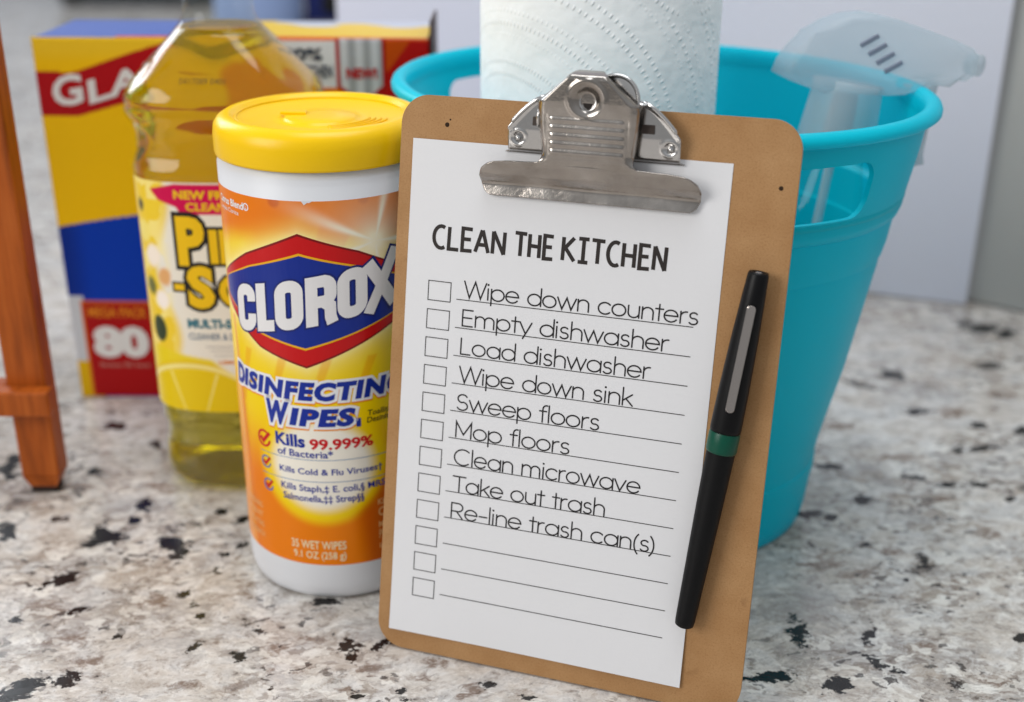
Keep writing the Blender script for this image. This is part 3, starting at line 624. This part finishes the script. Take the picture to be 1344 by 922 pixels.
# ------------------------------------------------------------------ trigger spray bottle
t = empty('spray_bottle', 'clear spray bottle with a frosted white trigger head in the turquoise bucket', 'spray bottle', (.1235, .549, .009))
t.rotation_euler = (R(-4), R(9), R(4))
frost = bpy.data.materials.new('frosted_plastic'); frost.use_nodes = True; n = N(frost)
n.b.inputs['Base Color'].default_value = L4(214, 222, 228); n.b.inputs['Roughness'].default_value = .35
trl = n('BsdfTranslucent', {'Color': L4(205, 220, 226)}); trp = n('BsdfTransparent', {'Color': (.93, .96, .97, 1)})
m1 = n('MixShader', {0: .35, 1: n.b.outputs[0], 2: trl.outputs[0]}); m2 = n('MixShader', {0: .46, 1: m1.outputs[0], 2: trp.outputs[0]}); n.l.new(m2.outputs[0], n.n['Material Output'].inputs[0])
frost2 = frost.copy(); frost2.name = 'frosted_head'
for nd in frost2.node_tree.nodes:
    if nd.type == 'MIX_SHADER' and abs(nd.inputs[0].default_value-.46) < .01: nd.inputs[0].default_value = .60
lathe('bottle_body', [(0, .001), (.021, .0), (.0238, .002), (.025, .008), (.025, .10), (.0240, .125), (.020, .150), (.0155, .168), (.0135, .178), (.013, .196)], shell, t, n=72)
water = mat('clear_liquid', (225, 240, 246), .02, 0, IOR=1.33, Transmission_Weight=1.0)
lathe('clear_liquid', [(0, .003), (.021, .003), (.0232, .006), (.0240, .012), (.0240, .075), (0, .0752)], water, t, n=72)
lathe('collar', [(.0135, .176), (.0175, .176), (.0180, .178), (.0160, .203), (.0165, .207), (0, .207)], frost, t, n=72)
for k in range(30):
    a = k*2*PI/30
    bm_obj('grip_rib', box_bm(-.0005, .0005, -.0006, .0006, .179, .202), frost, t).matrix_local = Matrix.Rotation(a, 4, 'Z') @ Matrix.Translation((.0172, 0, 0)) @ Matrix.Rotation(R(-3.4), 4, 'Y')
tube('dip_tube', [(0, 0, .19), (.001, 0, .12), (.008, 0, .05), (.014, 0, .008)], .0022, frost, t)
def HP(px, py):                                       # photo outline of the head, turned into the bottle's own upright frame
    dx, dz = (px-1107)*.000335, (130-py)*.00037; a = R(9); return (dx*math.cos(a)-dz*math.sin(a), .190+dx*math.sin(a)+dz*math.cos(a))
hd = [HP(*q) for q in [(1012, 74), (1018, 58), (1032, 40), (1052, 24), (1076, 10), (1100, 3), (1128, 1), (1160, 8), (1200, 20), (1245, 34), (1274, 44), (1283, 54), (1280, 76), (1268, 84), (1240, 78), (1215, 92), (1180, 98), (1152, 99), (1075, 97), (1040, 86)]]
bm = prism_bm(hd, -.0125, .0125, .004, 4)
for v in bm.verts: v.co = Vector((v.co.x, -v.co.z, v.co.y+.0003))
bm_obj('head_shroud', bm, frost2, t, True)
bm = prism_bm([HP(*q) for q in [(1196, 88), (1238, 84), (1232, 110), (1224, 140), (1225, 170), (1229, 188), (1217, 190), (1212, 165), (1210, 135)]], -.005, .005, .0015, 3)
for v in bm.verts: v.co = Vector((v.co.x, -v.co.z, v.co.y))
bm_obj('trigger', bm, frost, t, True)
slot = micro(mat('grey_slot', (128, 134, 150), .5))
for k in range(4):
    bm = box_bm(-.0045, .0045, -.0150, -.0137, -.0011, .0011, .0004); o = bm_obj('vent_slot', bm, slot, t); hx, hz = HP(1124+k*12, 32+k*10.5); o.location = (hx, .0010, hz); o.rotation_euler = (0, R(-38), 0)
lathe('nozzle', [(0, 0), (.0045, 0), (.005, .001), (.005, .006), (.0, .0061)], frost, t, n=24).matrix_local = Matrix.Translation((HP(1281, 64)[0], 0, HP(1281, 64)[1])) @ Matrix.Rotation(R(90), 4, 'Y')

# ------------------------------------------------------------------ disinfecting wipes canister
CX, CY, CR = -.07987, .50213, .04338
t = empty('wipes_canister', 'white and orange canister of disinfecting wipes with a yellow lid, left of the clipboard', 'canister', (CX, CY, 0))
whitepl = micro(mat('white_plastic', (222, 224, 228), .35), 700, .00003)
lidm = micro(mat('yellow_plastic', (250, 202, 0), .30), 600, .00004, .05)
pr = [(0, .003), (.030, .0028), (.037, .0006), (.0395, .0004), (.0415, .0015), (.0428, .0045), (CR, .009), (CR, .193), (.0420, .1945), (.0415, .196)]
lathe('canister_body', pr, whitepl, t, n=128)
lathe('lid', [(.0425, .1962), (CR+.0004, .1964), (CR+.0007, .1975), (CR+.0007, .2045), (CR+.0002, .2080), (CR-.0015, .2104), (CR-.0038, .2118), (CR-.0060, .2121), (CR-.0072, .2116), (CR-.0082, .2104), (CR-.0098, .2098), (.020, .2084), (.0155, .2082), (.0148, .2090), (.0140, .2096), (.006, .2098), (0, .2099)], lidm, t, n=128)
for k in range(4):                                  # moulded arcs by the dispensing flap
    a0 = R(-74); rr_ = .0215+k*.0024
    tube('flap_ridge', [(rr_*math.cos(a), rr_*math.sin(a), .2092+.0004) for a in np.linspace(a0, a0+R(62), 16)], .00055, lidm, t, n=6)
tube('flap_ring', [((CR-.0089)*math.cos(a), (CR-.0089)*math.sin(a), .2103) for a in np.linspace(0, 2*PI, 96, endpoint=False)], .0005, lidm, t, n=6, closed=True)
bm = prism_bm([(-.008, -.0015), (.003, -.0025), (.003, .002), (-.008, .003)], .2094, .2108, .0005); o = bm_obj('thumb_notch', bm, lidm, t); o.location = (-.009, .003, 0)
def canmap(u, v, z=0, lift=.00012):
    a = u/1000/CR; r_ = CR+lift+z; return (math.sin(a)*r_, -math.cos(a)*r_, v/1000)
LBOT, LTOP = 19.2, 185.1
dia = [(-5, 171.3), (18.8, 163.5), (46, 150.5), (46, 136), (18, 124), (-4.6, 114.6), (-26, 121), (-52, 137), (-52, 147.5), (-30, 160.5)]
def cancol(u, v):
    c = np.ones(u.shape+(3,))*lin((248, 212, 0)); nz = vnoise(u, v, .05, 5, 3)
    c = cmix(c, sstep((v-166+8*nz-.0*u)/14)*sstep((u+46)/14), lin((240, 156, 0))); c = cmix(c, sstep((v-172+.30*np.abs(u+3))/12), lin((234, 122, 0)))
    ray = poly_sd(u, v, [(8, 186), (24, 186), (10, 160), (-4, 152)]); c = cmix(c, sstep((-ray+1)/2)*.75, lin((236, 126, 4)))
    c = cmix(c, sstep((-poly_sd(u, v, [(36, 186), (50, 186), (60, 150), (44, 160)])+1)/3)*.8, lin((226, 120, 8)))
    c = cmix(c, sstep((3.5-np.hypot(u+14, v-184.5))/2)*.6, lin((188, 66, 8))); c = cmix(c, sstep((3.2-np.hypot(u-22, v-185))/2)*.4, lin((188, 66, 8)))
    # pale halo of the emblem
    sd = poly_sd(u, v, dia); c = cmix(c, np.exp(-np.maximum(sd, 0)/3.0)*.85, lin((255, 242, 170)))
    # sunburst
    dx, dy = u-26.5, v-167; d = np.hypot(dx, dy); th = np.arctan2(dy, dx)
    c = cmix(c, np.exp(-d/9)*1.35, lin((252, 244, 214))); c = cmix(c, np.clip(np.cos(th*4.5+.4), 0, 1)**10*np.exp(-(d/24)**2)*1.3, lin((252, 246, 224)))
    # leafy streaks below
    for k in range(9):
        q = poly_sd(u, v, [(-36+k*9.5, 118), (-32+k*9.5, 118), (-40+k*9, 92), (-43+k*9, 92)]); c = cmix(c, sstep((-q+.8)/1.6)*.45*(k % 2 == 0), lin((238, 150, 8)))
    # round white glow and orange foot
    r_ = np.hypot((u+1)/1.06, v-68)
    c = cmix(c, sstep((r_-24)/7)*sstep((96-v)/40), lin((236, 126, 0)))
    c = cmix(c, sstep((28-r_)/7), lin((246, 206, 20))); c = cmix(c, sstep((24.5-r_)/7), lin((246, 240, 226)))
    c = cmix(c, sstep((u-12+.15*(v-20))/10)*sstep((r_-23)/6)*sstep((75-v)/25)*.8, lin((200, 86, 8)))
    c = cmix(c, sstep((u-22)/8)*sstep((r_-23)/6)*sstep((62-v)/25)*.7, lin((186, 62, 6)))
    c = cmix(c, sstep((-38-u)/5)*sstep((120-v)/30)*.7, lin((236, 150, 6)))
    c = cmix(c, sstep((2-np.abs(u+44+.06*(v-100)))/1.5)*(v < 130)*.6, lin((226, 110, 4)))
    return c
U, V = np.meshgrid(np.linspace(-100, 100, 520), np.linspace(LBOT, LTOP, 420))
a = U/1000/CR; r_ = CR+.00008
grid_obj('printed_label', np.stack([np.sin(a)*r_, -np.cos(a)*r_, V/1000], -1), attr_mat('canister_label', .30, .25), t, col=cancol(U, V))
lay = [(lambda k: (lambda u, v, z=0: canmap(u, v, z, .00014+k*.00005)))(k) for k in range(8)]
dred = mat('dark_red_print', (128, 8, 12), .32); redl = mat('emblem_red', (200, 8, 14), .32); gold = mat('emblem_gold', (238, 176, 20), .32); blue = mat('emblem_blue', (10, 42, 140), .32); whit = mat('emblem_white', (232, 230, 230), .32)
def shrink(pts, k, cx=-3.5, cy=142.8, ky=None): return [(cx+(x-cx)*k, cy+(y-cy)*(ky or k)) for x, y in pts]
for i, (pts, mt_, nm) in enumerate(((shrink(dia, 1.012, ky=1.02), dred, 'emblem_edge'), (shrink(dia, .99, ky=.985), redl, 'emblem_red'), (shrink(dia, .955, ky=.735), gold, 'emblem_gold_line'), (shrink(dia, .94, ky=.70), blue, 'emblem_blue'))):
    p = Print(); p.poly(pts); p.make(nm, lay[i], mt_, t, cut=2.5)
p = Print(); p.poly([(-2.6, 185.3), (2.0, 185.3), (.6, 184.5), (-.2, 184.6), (-1.5, 183.6)]); p.make('torn_label_edge', lay[1], whitepl, t)
# condensed slanting brand word
def brand(extra):
    p = Print(); wd = 4.9+extra; x = 0
    cell = 12.0
    def put(x0, strokes, w_):
        for s_, cl in strokes: p.strip([(x0+a*w_, b) for a, b in s_], wd, closed=cl)
    hw = 2.45
    def rr(x0, x1, y0, y1, r): return [(a, b) for a, b in round_rect(x0, x1, y0, y1, r, 5)]
    w_ = 12.4; xs_ = [-39.4, -26.4, -17.0, -3.6, 9.2, 20.6]
    # C
    c_ = round_rect(xs_[0]+hw, xs_[0]+w_-hw, hw, 21-hw, 3.2, 6); # ccw from right-top
    k = 7; e = extra*.5
    p.strip([(xs_[0]+w_-hw, 13.2-e)]+c_[:14]+c_[14:28]+[(xs_[0]+w_-hw, 7.8+e)], wd)
    p.strip([(xs_[1]+hw, 21+e), (xs_[1]+hw, hw), (xs_[1]+8.8+e, hw)], wd)
    p.strip(round_rect(xs_[2]+hw, xs_[2]+w_-hw, hw, 21-hw, 3.2, 6), wd, closed=True)
    p.strip([(xs_[3]+hw, -e), (xs_[3]+hw, 21-hw)]+[(xs_[3]+7.6, 21-hw)]+arc(xs_[3]+7.2, 21-hw-3.2, 2.9, 3.2, 80, 0, 5)+arc(xs_[3]+7.2, 12.6, 2.9, 2.6, 0, -80, 5)+[(xs_[3]+hw+1.5, 10)], wd)
    p.strip([(xs_[3]+6.6, 10.2), (xs_[3]+9.9, 7.6), (xs_[3]+10.0, 3), (xs_[3]+10.8, -e)], wd*.94)
    p.strip(round_rect(xs_[4]+hw, xs_[4]+w_-hw, hw, 21-hw, 3.2, 6), wd, closed=True)
    p.strip([(xs_[5]+1.4-e*.3, -1-e), (xs_[5]+14.4+e*.3, 23.6+e)], wd*1.0); p.strip([(xs_[5]+1.2-e*.3, 21+e), (xs_[5]+13.6+e*.3, -.5-e)], wd*1.05)
    def wrp(x, y):
        bot = 126.6+.205*(x+31); top = 145.8+.245*(x+38)*1.0-.0011*(x+38)**2*.6; return (x+y*.03, bot+(top-bot)*y/21)
    p.warp(wrp); return p
brand(1.7).make('brand_outline', lay[4], mat('navy_print', (8, 30, 110), .32), t, cut=2.5)
brand(0).make('brand_lettering', lay[6], whit, t, cut=2.5)
navyp = mat('deep_blue_print', (12, 44, 150), .32); txw = mat('label_white', (236, 236, 238), .32); og = mat('orange_line', (238, 140, 20), .32)
def capword(big, rest, u0, um, u1, v0, v1, hs, nm, lyr=0):
    for off, mt_, kk, dv in ((.17, og, 0, -.7), (.165, txw, 1, 0), (.055, navyp, 3, 0)):
        a = font_print(big, u0, um, v0-.7+dv, v1+dv, off, .18, 1.0, .055); b = font_print(rest, um-.5, u1, v0+dv, v0+(v1-v0)*hs+dv, off, .18, 1.12, .055)
        a.raw([(x, y) for x, y, _ in b.v], b.f); a.make(nm, lay[kk], mt_, t, cut=2.5)
capword('D', 'ISINFECTING', -46.8, -39.2, 38.5, 99.2, 108.5, .93, 'product_lettering')
capword('W', 'IPES', -25.2, -13.6, 14.6, 87.2, 97.8, .80, 'product_lettering')
def tx(s_, u0, u1, v0, v1, mt_, off=.03, sh=0., nm='label_lettering', k=1): font_print(s_, u0, u1, v0, v1, off, sh).make(nm, lay[k], mt_, t, cut=3)
redx = mat('bright_red_print', (204, 8, 24), .32); brn = mat('dark_brown_print', (50, 38, 20), .32); pal = mat('cream_print', (240, 222, 180), .35); palf = mat('faded_cream_print', (236, 176, 110), .35)
tx('Kills', -21.6, -7.6, 77, 83, navyp, .035); tx('99.999%', -5.6, 21.6, 76.4, 81.6, redx, .03); tx('of Bacteria*', -21, 4.2, 72.4, 76.0, navyp, .015)
tx('Kills Cold & Flu Viruses\u2020', -20.6, 25.4, 63.3, 67.2, navyp, .015); tx('Kills Staph,\u2021 E. coli,\u00a7 MRSA,', -20.4, 30.5, 55.0, 59.2, navyp, .015); tx('Salmonella,\u2021\u2021 Strep\u00a7\u00a7', -19.6, 16.5, 50.0, 54.3, navyp, .015)
tx('1', 14.6, 16.6, 86.3, 90.3, navyp, .05); tx('Toallitas', 19.8, 32, 90.6, 93.2, brn, .01, .15); tx('Desinfectantes', 19.2, 40, 87.4, 90, brn, .01, .15)
tx('35 WET WIPES', -17.2, 7.7, 27.2, 31.4, pal, .015); tx('9.1 OZ (258 g)', -16.4, 7.4, 21.2, 26.0, pal, .015)
tx('Citrus Blend\u00ae', -50, -26.5, 178.6, 181.9, txw, .025); tx('Limpia Citrica', -50, -33, 175.2, 177.6, txw, .005)
for k, s_ in enumerate(('KEEP OUT OF', 'CAUTION', 'MAY IRRITATE', 'PRECAUCION', 'Lea etiqueta')):
    tx(s_, 22.6, 44, 46.6-k*5.6, (49.6, 51.0)[k % 2]-k*5.6, palf, .02)
for k, s_ in enumerate(('REFRESHING', 'SCENT', 'FAST ACTING', 'NO BLEACH')): tx(s_, -47, -33.5, 41-k*5, 44-k*5, palf, .02)
for v0 in (71.4, 60.9):
    p = Print(); p.strip([(u_, v0) for u_ in np.linspace(-31, 34, 12)], .28); p.make('thin_rule', lay[1], mat('blue_rule', (110, 140, 180), .4), t, cut=3)
for (u_, v_, s_, rc) in ((-28.5, 77.6, 1.35, redx), (-28.2, 66.4, 1, navyp), (-27.8, 55.2, 1, navyp)):
    p = Print(); p.strip(arc(u_, v_, 2.5*s_, 2.7*s_, 60, 345, 22), .8*s_, cap=1); p.make('tick_circle', lay[1], rc if rc is redx else mat('blue_ring', (90, 110, 170), .4), t)
    p = Print(); p.strip([(u_-1.5*s_, v_+.4*s_), (u_-.3*s_, v_-1.0*s_), (u_+2.6*s_, v_+2.4*s_)], 1.15*s_); p.make('tick_mark', lay[3], redx, t)

# ------------------------------------------------------------------ clipboard
yaw, lean, HB, WB = -.31301, .19967, .228595, .1524
ex = Vector((math.cos(yaw), math.sin(yaw), 0)); bk = Vector((-math.sin(yaw), math.cos(yaw), 0)); ey = Vector((0, 0, math.cos(lean)))+bk*math.sin(lean); en = ex.cross(ey)
MB_ = Matrix(((ex.x, ey.x, en.x, -.05646), (ex.y, ey.y, en.y, .42805), (ex.z, ey.z, en.z, .0009), (0, 0, 0, 1)))
t = empty('clipboard', 'small brown hardboard clipboard leaning on the turquoise bucket', 'clipboard', mw=MB_)
hb = mat('hardboard', (176, 130, 80), .6); n = N(hb); c_ = n('TexCoord').outputs['Object']
f1 = n('TexNoise', {'Vector': c_, 'Scale': 45., 'Detail': 6., 'Roughness': .6}).outputs[0]; f2 = n('TexNoise', {'Vector': c_, 'Scale': 1400., 'Detail': 4., 'Roughness': .8}).outputs[0]
b_ = n.ramp(f1, [(.3, L4(164, 121, 76)), (.5, L4(173, 131, 86)), (.7, L4(181, 140, 95))])
b_ = n.mix(n.ramp(f2, [(.35, (.5, .5, .5)), (.5, (0, 0, 0))]), b_, L4(140, 96, 54)); b_ = n.mix(n.ramp(f2, [(.6, (0, 0, 0)), (.75, (.5, .5, .5))]), b_, L4(206, 164, 116))
sm = n('TexNoise', {'Vector': n('Mapping', {'Vector': c_, 'Scale': (1, 1, 1)}).outputs[0], 'Scale': 95., 'Detail': 2.}).outputs[0]
b_ = n.mix(n.ramp(sm, [(.70, (0, 0, 0)), (.78, (.35, .35, .35))]), b_, L4(120, 82, 48))
n.l.new(b_, n.b.inputs['Base Color']); n.bump(f2, .00012)
bm_obj('board', prism_bm(round_rect(0, WB, 0, HB, .0112, 12), -.0031, 0, .00035, 2), hb, t)
def B2(u, v, nn_=0): return (u/1000, HB-v/1000, nn_/1000)
hole = mat('pin_hole', (50, 34, 20), .9)
for (u_, v_, r_) in ((18.8, 10.7, .75), (20, 8.7, .3), (146.5, 24.0, .7)):
    lathe('pin_hole', [(0, .00012), (r_/1000, .0001), (r_/1000*1.2, .00002)], hole, t, c=B2(u_, v_)[:2], n=16)
metal = mat('nickel_plate', (150, 142, 133), .16, 1.0); n = N(metal); c_ = n('TexCoord').outputs['Object']
f1 = n('TexNoise', {'Vector': c_, 'Scale': 70., 'Detail': 5., 'Roughness': .6}).outputs[0]
n.l.new(n('MapRange', {0: f1, 3: .08, 4: .26}).outputs[0], n.b.inputs['Roughness']); n.l.new(n.ramp(f1, [(.3, L4(152, 145, 138)), (.7, L4(180, 174, 168))]), n.b.inputs['Base Color'])
f2 = n('TexNoise', {'Vector': n('Mapping', {'Vector': c_, 'Scale': (200, 2500, 1)}).outputs[0], 'Scale': 1., 'Detail': 3.}).outputs[0]
n.bump(n.math('ADD', n.math('MULTIPLY', f1, 1.0), n.math('MULTIPLY', f2, .03)), .00045, .7)
bright = mat('bright_nickel', (206, 204, 202), .18, 1.0)
# lever plate
UC = 76.8
vk = [-12.2, -11.6, -9.5, -5, -.8, 2, 8, 15, 19, 20.5, 21.6, 22.0, 22.6, 23.6, 25.2, 28, 31.4, 34, 35.2, 35.6]
hk = [4.6, 5.6, 7.8, 13.3, 18.3, 18.7, 18.3, 17.5, 17.0, 17.4, 18.8, 31, 36.2, 38.8, 41.0, 42.3, 41.9, 40.6, 39.2, 38.2]
nk_v = [-12.2, -11.4, -10.2, -9, -1, 6, 14, 20, 23, 27, 30.4, 31.2, 32, 35.6]; nk_n = [11.5, 14.5, 16.6, 17.0, 15.2, 13.0, 11.0, 9.4, 8.0, 5.0, 1.9, 1.5, 1.55, 2.3]
vv = np.concatenate([np.linspace(-12.2, 21.4, 110), np.linspace(21.55, 22.8, 12), np.linspace(23, 35.6, 44)])
ss = np.linspace(-1, 1, 150); rows = []
for v_ in vv:
    h_ = np.interp(v_, vk, hk); u_ = ss*h_; nn_ = np.full(u_.shape, np.interp(v_, nk_v, nk_n))
    if v_ < 21: nn_ = nn_-3.0*np.clip((np.abs(ss)-.84)/.16, 0, 1)**2*np.clip((21-v_)/4, 0, 1)*np.clip((v_+12)/4, 0, 1)
    rd_ = np.hypot(u_*.95, v_+2.2); nn_ = nn_-2.4*sstep((5.6-rd_)/3.2)+.5*np.exp(-((rd_-6.4)/.8)**2)
    rid = np.clip((14.0-np.abs(u_))/1.2, 0, 1)*np.clip((v_-4)/.8, 0, 1)*np.clip((18.6-v_)/.8, 0, 1); nn_ = nn_+rid*.55*(.5-.5*np.cos((v_-4)/14.6*5*2*PI))
    pan = np.exp(-((np.abs(u_)-15.2)/.7)**2)*np.clip((v_-3)/2, 0, 1)*np.clip((19-v_)/2, 0, 1); nn_ = nn_-.35*pan
    nn_ = nn_+.5*np.exp(-((v_-27)/4)**2)*np.cos(u_*.16)*(v_ > 22)
    rows.append([B2(UC+a, v_, b) for a, b in zip(u_, nn_)])
grid_obj('lever_plate', np.array(rows), metal, t, thick=.0007)
# round opening in the dish, its inner shade painted as a dark disc
lathe('dish_eye', [(0, 0), (.0024, 0), (.0030, .0006), (.0036, .0003)], bright, t, n=32).location = B2(UC, -1.2, 13.0)
lathe('dish_shadow', [(0, 0), (.0018, .0)], micro(mat('hole_shade', (30, 22, 18), .6)), t, n=24).location = B2(UC, -.9, 13.15)
# base bracket
rows = []
for v_ in np.concatenate([np.linspace(-3.2, 0, 16), np.linspace(.4, 18.2, 40), [18.5, 18.8]]):
    h_ = 32.6 if v_ > 9.5 else 16+16.6*(np.clip((v_+3.2)/12.7, 0, 1))**.62
    if v_ > 18.3: h_ += 1.5
    u_ = np.linspace(-1, 1, 90)*h_; base_n = np.interp(v_, [-3.2, -1.5, 10, 17.6, 18.2, 18.8], [4.5, 6.2, 4.4, 2.6, 1.2, .9]); nn_ = np.full(u_.shape, base_n)
    dd_ = np.hypot(np.abs(u_)-28.6, v_-13.2); nn_ = nn_-.9*sstep((2.4-dd_)/.9)+.35*np.exp(-((dd_-2.7)/.45)**2)
    ent = 1-np.abs(np.linspace(-1, 1, 90)); nn_ = nn_+.8*np.clip(1-ent*h_/2.2, 0, 1)*(v_ < 10)
    rows.append([B2(UC+.6+a, v_, b) for a, b in zip(u_, nn_)])
grid_obj('base_bracket', np.array(rows), bright, t, thick=.0006)
for sg in (-1, 1):
    lathe('rivet', [(0, .0014), (.0009, .0012), (.0014, .0004), (.0015, 0)], bright, t, n=24).location = B2(UC+.6+sg*28.9, 13.4, 2.6)
    bm_obj('bracket_slot', box_bm(-.0023, .0023, -.0016, .0016, 0, .0004), micro(mat('slot_dark', (62, 52, 46), .5)), t).location = B2(UC+.6+sg*20.6, 6.8, 5.35)
path = [B2(UC+.6+sg_*(16+16.6*((v_+3.2)/12.7)**.62), v_, np.interp(v_, [-3.2, -1.5, 10], [4.9, 6.6, 5.0])) for sg_, v_ in [(1, x) for x in np.linspace(-2.6, 7.5, 16)]]
tube('edge_bead', path, .0008, bright, t)
path = [B2(2*(UC+.6)-p_[0]*1000, (HB-p_[1])*1000, p_[2]*1000) for p_ in path]; tube('edge_bead', path, .0008, bright, t)
hel = [B2(UC-19+36*k/300, 4.5+4.2*math.cos(k*.42), 7.6+4.2*math.sin(k*.42)) for k in range(300)]
tube('spring', hel, .00065, bright, t, n=6)
# rear half of the lever seen past its right shoulder
pts = [(UC+9+8.5*math.cos(a), -2.6+8.8*math.sin(a)) for a in np.linspace(0, 2*PI, 40, endpoint=False)]
bm_obj('rear_lever', prism_bm([(x/1000, HB-y/1000) for x, y in pts], .0085, .0093, .0003), bright, t)
tube('rear_lever_rim', [B2(x, y, 9.6) for x, y in pts], .0008, bright, t, closed=True, n=8)

# ------------------------------------------------------------------ checklist sheet
t = empty('checklist_sheet', 'white kitchen checklist sheet held under the clipboard clip', 'paper', mw=MB_)
paper = mat('white_paper', (226, 226, 228), .7); n = N(paper)
n.bump(n('TexNoise', {'Vector': n('TexCoord').outputs['Object'], 'Scale': 700., 'Detail': 4.}).outputs[0], .00005)
PU0, PV0, PW, PH = 5.25, 16.66, 123.71, 203.94
def pn(u, v): return .30+1.1*max(0, (v-150)/70.6)**2.2*max(0, (u-PU0)/PW-.25)**1.5+.5*max(0, (v-190)/30.6)**2*max(0, 1-(u-PU0)/40)+.25*math.exp(-((v-PV0-PH)/18)**2)*(.4+.6*((u-PU0)/PW)**2)+.15*math.sin(u*.03)*math.sin(v*.02)
U, V = np.meshgrid(np.linspace(PU0, PU0+PW, 50), np.linspace(PV0, PV0+PH, 70))
Pp = np.array([[B2(a, b, pn(a, b)) for a, b in zip(ra, rb)] for ra, rb in zip(U, V)])
grid_obj('sheet', Pp, paper, t)
ink = mat('black_ink', (34, 31, 32), .6); ink2 = mat('heading_ink', (44, 38, 36), .6)
def pm(u, y, z=0): v = -y; return B2(u, v, pn(u, v)+.09+z*1000)
# heading
def heading(txt, u0, u1, v0, v1):
    x = 0; S_ = []
    for ch in txt:
        adv, st = H_[ch]
        for s_ in st: S_.append([(x+a, b) for a, b in s_])
        x += adv+.10
    x0 = min(a for l in S_ for a, _ in l); x1 = max(a for l in S_ for a, _ in l); p = Print()
    for l in S_: p.strip([(u0+.6+(a-x0)/(x1-x0)*(u1-u0-1.2), -(v1-.6)+b*(v1-v0-1.2)) for a, b in l], 1.45)
    p.make('heading_word', pm, ink2, t, cut=20)
heading('CLEAN', 15.4, 45.6, 49.0, 58.8); heading('THE', 48.6, 65.0, 48.6, 58.6); heading('KITCHEN', 67.7, 108.3, 48.4, 58.4)
rows_ = [('Wipe down counters', 121.6), ('Empty dishwasher', 111.7), ('Load dishwasher', 105.7), ('Wipe down sink', 100.1), ('Sweep floors', 87.7), ('Mop floors', 76.7), ('Clean microwave', 105.9), ('Take out trash', 92.8), ('Re-line trash can(s)', 113.4)]
for k in range(12):
    vb = 76.5+k*11.37; vl = 77.6+k*11.27
    if k < 9: mono_print(rows_[k][0], 29.8, rows_[k][1], -vb, 4.4, .58).make('task_lettering', pm, ink, t)
    p = Print(); p.strip([(26.8, -vl), (55, -vl), (90, -vl+.05), (120.3, -vl+.1)], .33); p.make('ruled_line', pm, ink, t)
    vt = 71.4+k*11.3+.05*k; p = Print(); p.strip([(14.8, -vt), (24.2, -vt), (24.2, -vt-7.7), (14.8, -vt-7.7)], .34, closed=True); p.make('check_box', pm, ink, t)

# ------------------------------------------------------------------ felt-tip pen
a_ = Vector(B2(128.7, 193.0, 4.6)); b_ = Vector(B2(142.5, 53.7, 5.9)); ax = (b_-a_).normalized(); zz = Vector((0, 0, 1)); zz = (zz-ax*zz.dot(ax)).normalized(); xx = zz.cross(ax).normalized()
ML = Matrix(((xx.x, zz.x, ax.x, a_.x), (xx.y, zz.y, ax.y, a_.y), (xx.z, zz.z, ax.z, a_.z), (0, 0, 0, 1)))
# local: x across, y away from board, z along
t = empty('felt_tip_pen', 'black felt-tip pen with green band and silver clip lying on the clipboard', 'pen', mw=MB_ @ ML)
Lp = (b_-a_).length*1000
bar = mat('black_barrel', (9, 9, 11), .5, Specular_IOR_Level=.2); micro(bar, 1500, .00004, .05)
capm = mat('black_cap', (8, 8, 10), .42, Specular_IOR_Level=.2); micro(capm, 1500, .00004, .05)
lathe('barrel', [(0, 0), (.0028, 0), (.0036, .0006), (.0038, .0025), (.0050, .050), (.0054, .072)], bar, t, n=48)
lathe('green_band', [(.0052, .0715), (.0056, .0717), (.0058, .0725), (.0058, .0787), (.0055, .0795)], micro(mat('green_plastic', (0, 74, 56), .35)), t, n=48)
lathe('cap', [(.0053, .0796), (.0057, .0798), (.0058, .081), (.0056, .095), (.0050, .115), (.0043, .130), (.0038, Lp/1000-.001), (.0034, Lp/1000), (.0026, Lp/1000), (.0024, Lp/1000-.0006), (0, Lp/1000-.0006)], capm, t, n=48)
lathe('cap_plug', [(0, Lp/1000-.0001), (.0011, Lp/1000-.0002), (.0013, Lp/1000-.0006)], micro(mat('grey_plug', (150, 150, 152), .3)), t, n=20)
bm = prism_bm(round_rect(-.0016, .0016, .0885, .1285, .0015, 6), .0050, .0056, .0002, 2)
for v in bm.verts:
    x, y, z = v.co; k = (y-.0885)/.04; v.co = Vector((x-.0006, z+.0013-.0011*k, y))
bm_obj('silver_clip', bm, mat('clip_steel', (190, 182, 176), .2, 1.0), t)
bm_obj('clip_mount', box_bm(-.0014, .0012, .0030, .0052, .1235, .1280, .0003), capm, t)
